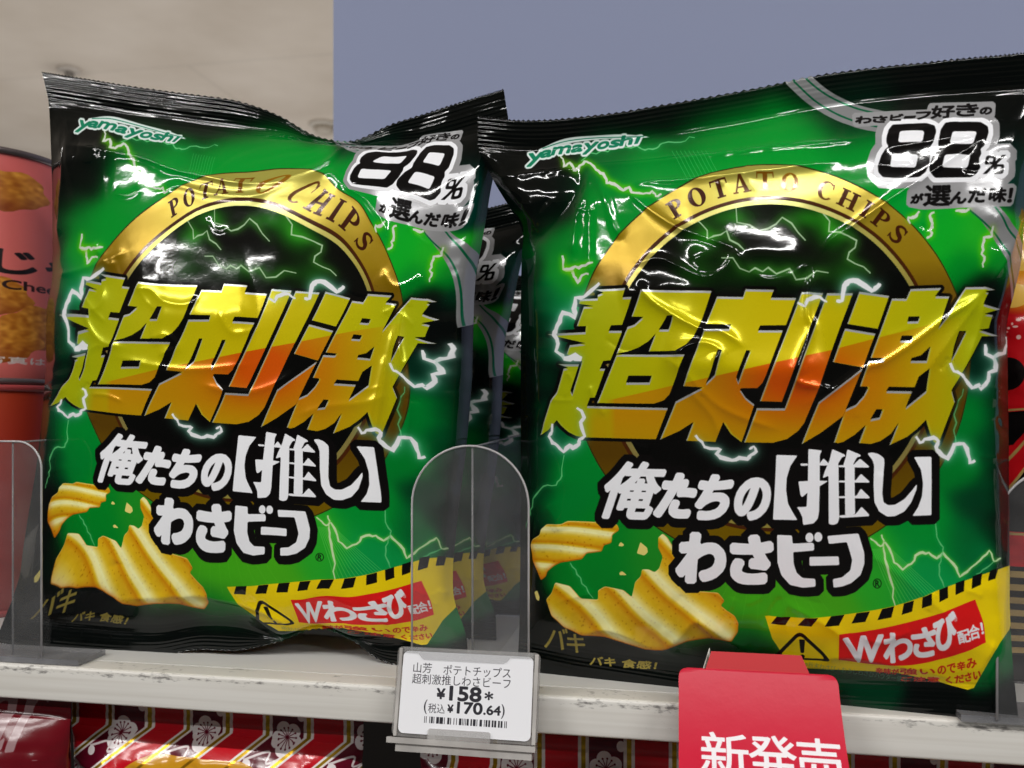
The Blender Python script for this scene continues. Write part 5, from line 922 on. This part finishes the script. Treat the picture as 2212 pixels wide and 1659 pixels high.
m_cup = [printed('cup_print', paint_cup(False).image('cup_picture'), rough=.4, fine=.05), printed('cup_print_lower', paint_cup(True).image('cup_lower'), rough=.4, fine=.05)]
r = thing('snack_cup', 'pink paper snack cup with cheese nuggets, upper one of the stack', 'snack cup', (-.3905, .10, .1262), 'stacked snack cups'); cup(r, .0435, .0405, .127, m_cup[0], m_rim); r.rotation_euler.z = math.radians(-4)
r = thing('snack_cup', 'dark red paper cup under the pink one, behind clear plastic', 'snack cup', (-.3905, .10, .0002), 'stacked snack cups'); cup(r, .0425, .0395, .1255, m_cup[1], m_rim2)

# ----------------------------------------------------------- clear dividers
m_clear = clear('clear_plastic', .93, .04, .12, (.5, .5, .51)); m_edge = clear('clear_plastic_edge', .6, .55, .2, (.62, .60, .61)); m_base = clear('smoky_plastic', .6, .35, .25, (.36, .36, .38))
def divider(label, x0, x1, y, ztop, rad, xfin, fin_len, corners=(1, 1, 0, 0), base=None, fin_top=None):
    r = thing('shelf_divider', label, 'divider', (0, y, .0003), 'clear plastic shelf dividers')
    ol = rrect(x0, .0, x1, ztop, rad, 14, corners)
    bm = bmesh.new(); prism(bm, ol, lambda u, v, w: (u, w, v), 0, .0009); bm_obj('face_plate', bm, m_clear, r)
    top = [(u, .00045, v) for u, v in ol if v > .0015]
    bm = bmesh.new(); pipe(bm, [(x1, .00045, .0015)] + top + [(x0, .00045, .0015)], .00046); bm_obj('plate_edge', bm, m_edge, r, True)
    ft = fin_top or ztop - .0005
    bm = bmesh.new(); box(bm, xfin - .0005, xfin + .0005, .0011, fin_len, .001, ft); bm_obj('fin', bm, m_clear, r)
    bm = bmesh.new(); pipe(bm, [(xfin, .0012, .002), (xfin, .0012, ft), (xfin, fin_len, ft + .002)], .0005); bm_obj('fin_edge', bm, clear('fin_edge_plastic', .7, .25, .2, (.5, .5, .52)), r, True)
    if base:
        bm = bmesh.new(); box(bm, base[0], base[1], base[2], base[3], .0, .0024); bm_obj('base_strip', bm, m_base, r, bevel=.0005)
divider('clear plastic divider with round top standing between the two green bags', -.1047, -.0571, -.0005, .0971, .0237, -.0799, .11)
divider('clear plastic divider standing at the left frame edge in front of the cups', -.345, -.2765, .004, .0975, .012, -.2915, .12, base=(-.35, -.2560, -.0025, .016))
divider('clear plastic divider standing at the right frame edge', .1117, .178, -.004, .0905, .020, .166, .12, base=(.100, .18, .001, .02))

# ------------------------------------------------------- price tag in a holder
def paint_tag():
    c = Canvas(0, 0, 1755, 1090, .62, (226, 226, 230)); ink = (34, 32, 40)
    c.fill(box_text('山芳', 148, 150, 400, 285), ink); c.fill(box_text('ポテトチップス', 560, 160, 1462, 295), ink)
    c.fill(box_text('超刺激推しわさビーフ', 142, 298, 1466, 432), ink)
    c.fill(box_text('¥', 494, 480, 600, 612), ink, grow=6); c.fill(box_text('158', 668, 440, 1082, 622), ink, grow=9); c.fill(box_text('*', 1136, 486, 1240, 590), ink, grow=5)
    c.fill(box_text('(', 330, 636, 372, 822), ink, grow=1); c.fill(box_text('税込', 388, 680, 612, 806), ink); c.fill(box_text('¥', 650, 684, 722, 784), ink, grow=5)
    c.fill(box_text('170', 780, 640, 1108, 786), ink, grow=7); c.fill(box_text('.64', 1130, 664, 1350, 782), ink, grow=5); c.fill(box_text(')', 1362, 636, 1404, 822), ink, grow=1)
    x = 345.; rng = np.random.default_rng(2); seq = [(9, 14), (9, 36), (10, 12), (26, 10), (10, 26), (36, 8), (46, 14), (10, 34), (28, 10), (12, 34), (9, 26), (9, 28), (32, 10), (9, 12), (9, 12), (9, 10), (26, 24), (20, 12), (36, 12), (10, 30), (32, 26), (9, 12), (24, 12), (24, 22), (22, 10), (26, 24), (22, 12), (24, 24), (10, 12), (10, 0)]
    for w, g in seq:
        c.fill(poly_edges([(x, 852), (x + w, 852), (x + w, 938), (x, 938)]), ink); x += w + g
    return c
holder = thing('price_tag', 'white price tag reading 158 yen in a clear holder clipped to the lip', 'price tag', (-.0795, -.006, .0180))
tilt = math.atan2(.008, .0296)
holder.rotation_euler = (-tilt, 0, 0)
m_hold = clear('holder_plastic', .80, .16, .12, (.62, .60, .58)); m_hold2 = clear('holder_rib', .62, .45, .15, (.66, .63, .60))
bm = bmesh.new(); prism(bm, rrect(-.0262, -.0322, .0256, -.0016, .0022, 6), lambda u, v, w: (u, w, v), -.0012, -.0009)
me_t = bm_obj('card', bm, None, holder)
me_t.data.uv_layers.new(name='print')
for l in me_t.data.loops:
    co = me_t.data.vertices[l.vertex_index].co; me_t.data.uv_layers[0].data[l.index].uv = ((co.x + .0262) / .0518, (co.z + .0322) / .0306)
me_t.data.materials.append(printed('tag_print', paint_tag().image('tag'), rough=.5, fine=.02, spec=.3))
bm = bmesh.new(); prism(bm, rrect(-.0288, -.0335, .0282, 0., .0022, 6), lambda u, v, w: (u, w, v), -.0008, .0); bm_obj('back_plate', bm, m_hold, holder)
bm = bmesh.new(); prism(bm, [(-.0278, -.0333), (-.0266, -.0333), (-.0266, -.0006), (-.0278, -.0006)], lambda u, v, w: (u, w, v), -.0018, -.0009); bm_obj('side_rail', bm, m_hold2, holder, bevel=.0002)
bm = bmesh.new(); prism(bm, [(.0262, -.0333), (.0276, -.0333), (.0276, -.0006), (.0262, -.0006)], lambda u, v, w: (u, w, v), -.0018, -.0009); bm_obj('side_rail', bm, m_hold2, holder, bevel=.0002)
bm = bmesh.new(); prism(bm, [(-.0262, -.0003), (-.0262, -.0022), (-.0200, -.0024), (-.0186, -.0040), (-.0176, -.0046), (.0140, -.0046), (.0154, -.0040), (.0166, -.0024), (.0256, -.0022), (.0256, -.0003)], lambda u, v, w: (u, w, v), -.0018, -.0013); bm_obj('top_tab', bm, clear('tab_plastic', .9, .10, .1, (.7, .7, .7)), holder, bevel=.00015)
bm = bmesh.new(); prism(bm, rrect(-.0140, -.0350, .0104, -.0298, .0010, 5), lambda u, v, w: (u, w, v), -.0026, -.0014); bm_obj('bottom_tab', bm, clear('tab_plastic_low', .86, .22, .12, (.72, .70, .68)), holder, bevel=.0002)
bm = bmesh.new(); box(bm, -.0300, .0278, -.0030, .0, -.0358, -.0337); bm_obj('ledge', bm, m_hold2, holder, bevel=.0005)
bm = bmesh.new(); box(bm, -.0266, .0264, -.0016, .0030, -.0388, -.0360); bm_obj('ledge', bm, m_hold2, holder, bevel=.0004)
bm = bmesh.new(); box(bm, -.0200, .0200, .0005, .0056, -.0160, -.0060); bm_obj('clip', bm, m_hold2, holder, bevel=.0004)

# --------------------------------------------------------- red new-item card
def paint_promo():
    c = Canvas(0, 0, 566, 640, 1.6, (196, 4, 48)); wh = (236, 232, 236)
    for ch, x0, x1 in (('新', 78, 236), ('発', 240, 396), ('売', 400, 545)): c.fill(box_text(ch, x0, 234, x1, 396), wh, grow=2.2)
    return c
promo = thing('promo_card', 'red card with white lettering tilted out from the shelf lip', 'promo card', (.0291, -.0062, .0151))
bm = bmesh.new(); uvl = bm.loops.layers.uv.new('print')
def promo_point(v):                              # the card curls outwards: steep at the top, flatter lower down
    n = 40; y = z = 0.
    for k in range(n):
        th_ = math.radians(33 + 34 * min(1, v * (k + .5) / n / .062)); y -= math.sin(th_) * v / n; z -= math.cos(th_) * v / n
    return y, z
vs_ = [0, .0004, .001, .002, .0032] + [.0032 + .0588 * k / 14 for k in range(1, 15)]
grid_ = []
for v in vs_:
    y, z = promo_point(v); cut = .0032 - math.sqrt(max(0, .0032 ** 2 - (.0032 - min(v, .0032)) ** 2))
    grid_.append([(u, y, z, v) for u in np.linspace(-.0283 + cut, .0283 - cut, 9)])
for off in (0., .0004):
    V_ = [[bm.verts.new((u, y + off, z + off * .6)) for u, y, z, v in row] for row in grid_]
    for a in range(len(vs_) - 1):
        for b in range(8):
            fc = bm.faces.new([V_[a][b], V_[a][b + 1], V_[a + 1][b + 1], V_[a + 1][b]][::1 if off else -1])
            for lp, (aa, bb) in zip(fc.loops, [(a, b), (a, b + 1), (a + 1, b + 1), (a + 1, b)][::1 if off else -1]):
                lp[uvl].uv = ((grid_[aa][bb][0] + .0283) / .0566, 1 - grid_[aa][bb][3] / .064)
    rim_ = [r[0] for r in V_] + V_[-1][1:] + [r[-1] for r in V_[:-1][::-1]] + V_[0][1:-1][::-1]
    if off:
        for k in range(len(rim_)):
            bm.faces.new([prev_[k], rim_[k], rim_[(k + 1) % len(rim_)], prev_[(k + 1) % len(rim_)]])
    prev_ = rim_
me = bpy.data.meshes.new('card_face'); bm.to_mesh(me); bm.free()
o = link('card_face', me, None, promo, True)
md = o.modifiers.new('split', 'EDGE_SPLIT'); md.split_angle = math.radians(40)
o.data.materials.append(printed('promo_print', paint_promo().image('promo'), rough=.46, fine=.2, spec=.5))
# folded tongue behind the card that hooks over the lip
def pl(x, y, z): return Vector((x - .0291, y + .0062, z - .0151))
bm = bmesh.new()
a = [(.0105, -.0055, .0147), (.0480, -.0055, .0147), (.0452, -.0032, .0212), (.0128, -.0032, .0212)]
f = [bm.verts.new(pl(*q)) for q in a]; g = [bm.verts.new(pl(q[0], q[1] + .0004, q[2] - .0004)) for q in a]
bm.faces.new(f); bm.faces.new(g[::-1])
for i in range(4): bm.faces.new([f[i], g[i], g[(i + 1) % 4], f[(i + 1) % 4]])
m_red = plain('red_card', (.50, .006, .012), .5, noise=.03); bm_obj('tongue', bm, m_red, promo)
bm = bmesh.new()
for (x, s) in ((.0115, 1),):
    a = [(.0096, -.0050, .0146), (.0122, .0007, .0212), (.0122, .0013, .0030), (.0096, -.0046, .0030)]
    f = [bm.verts.new(pl(*q)) for q in a]; g = [bm.verts.new(pl(q[0] + .0003, q[1] + .0002, q[2])) for q in a]
    bm.faces.new(f); bm.faces.new(g[::-1])
    for i in range(4): bm.faces.new([f[i], g[i], g[(i + 1) % 4], f[(i + 1) % 4]])
bm_obj('white_flap', bm, plain('card_paper', (.72, .70, .66), .6), promo)

drop_font()
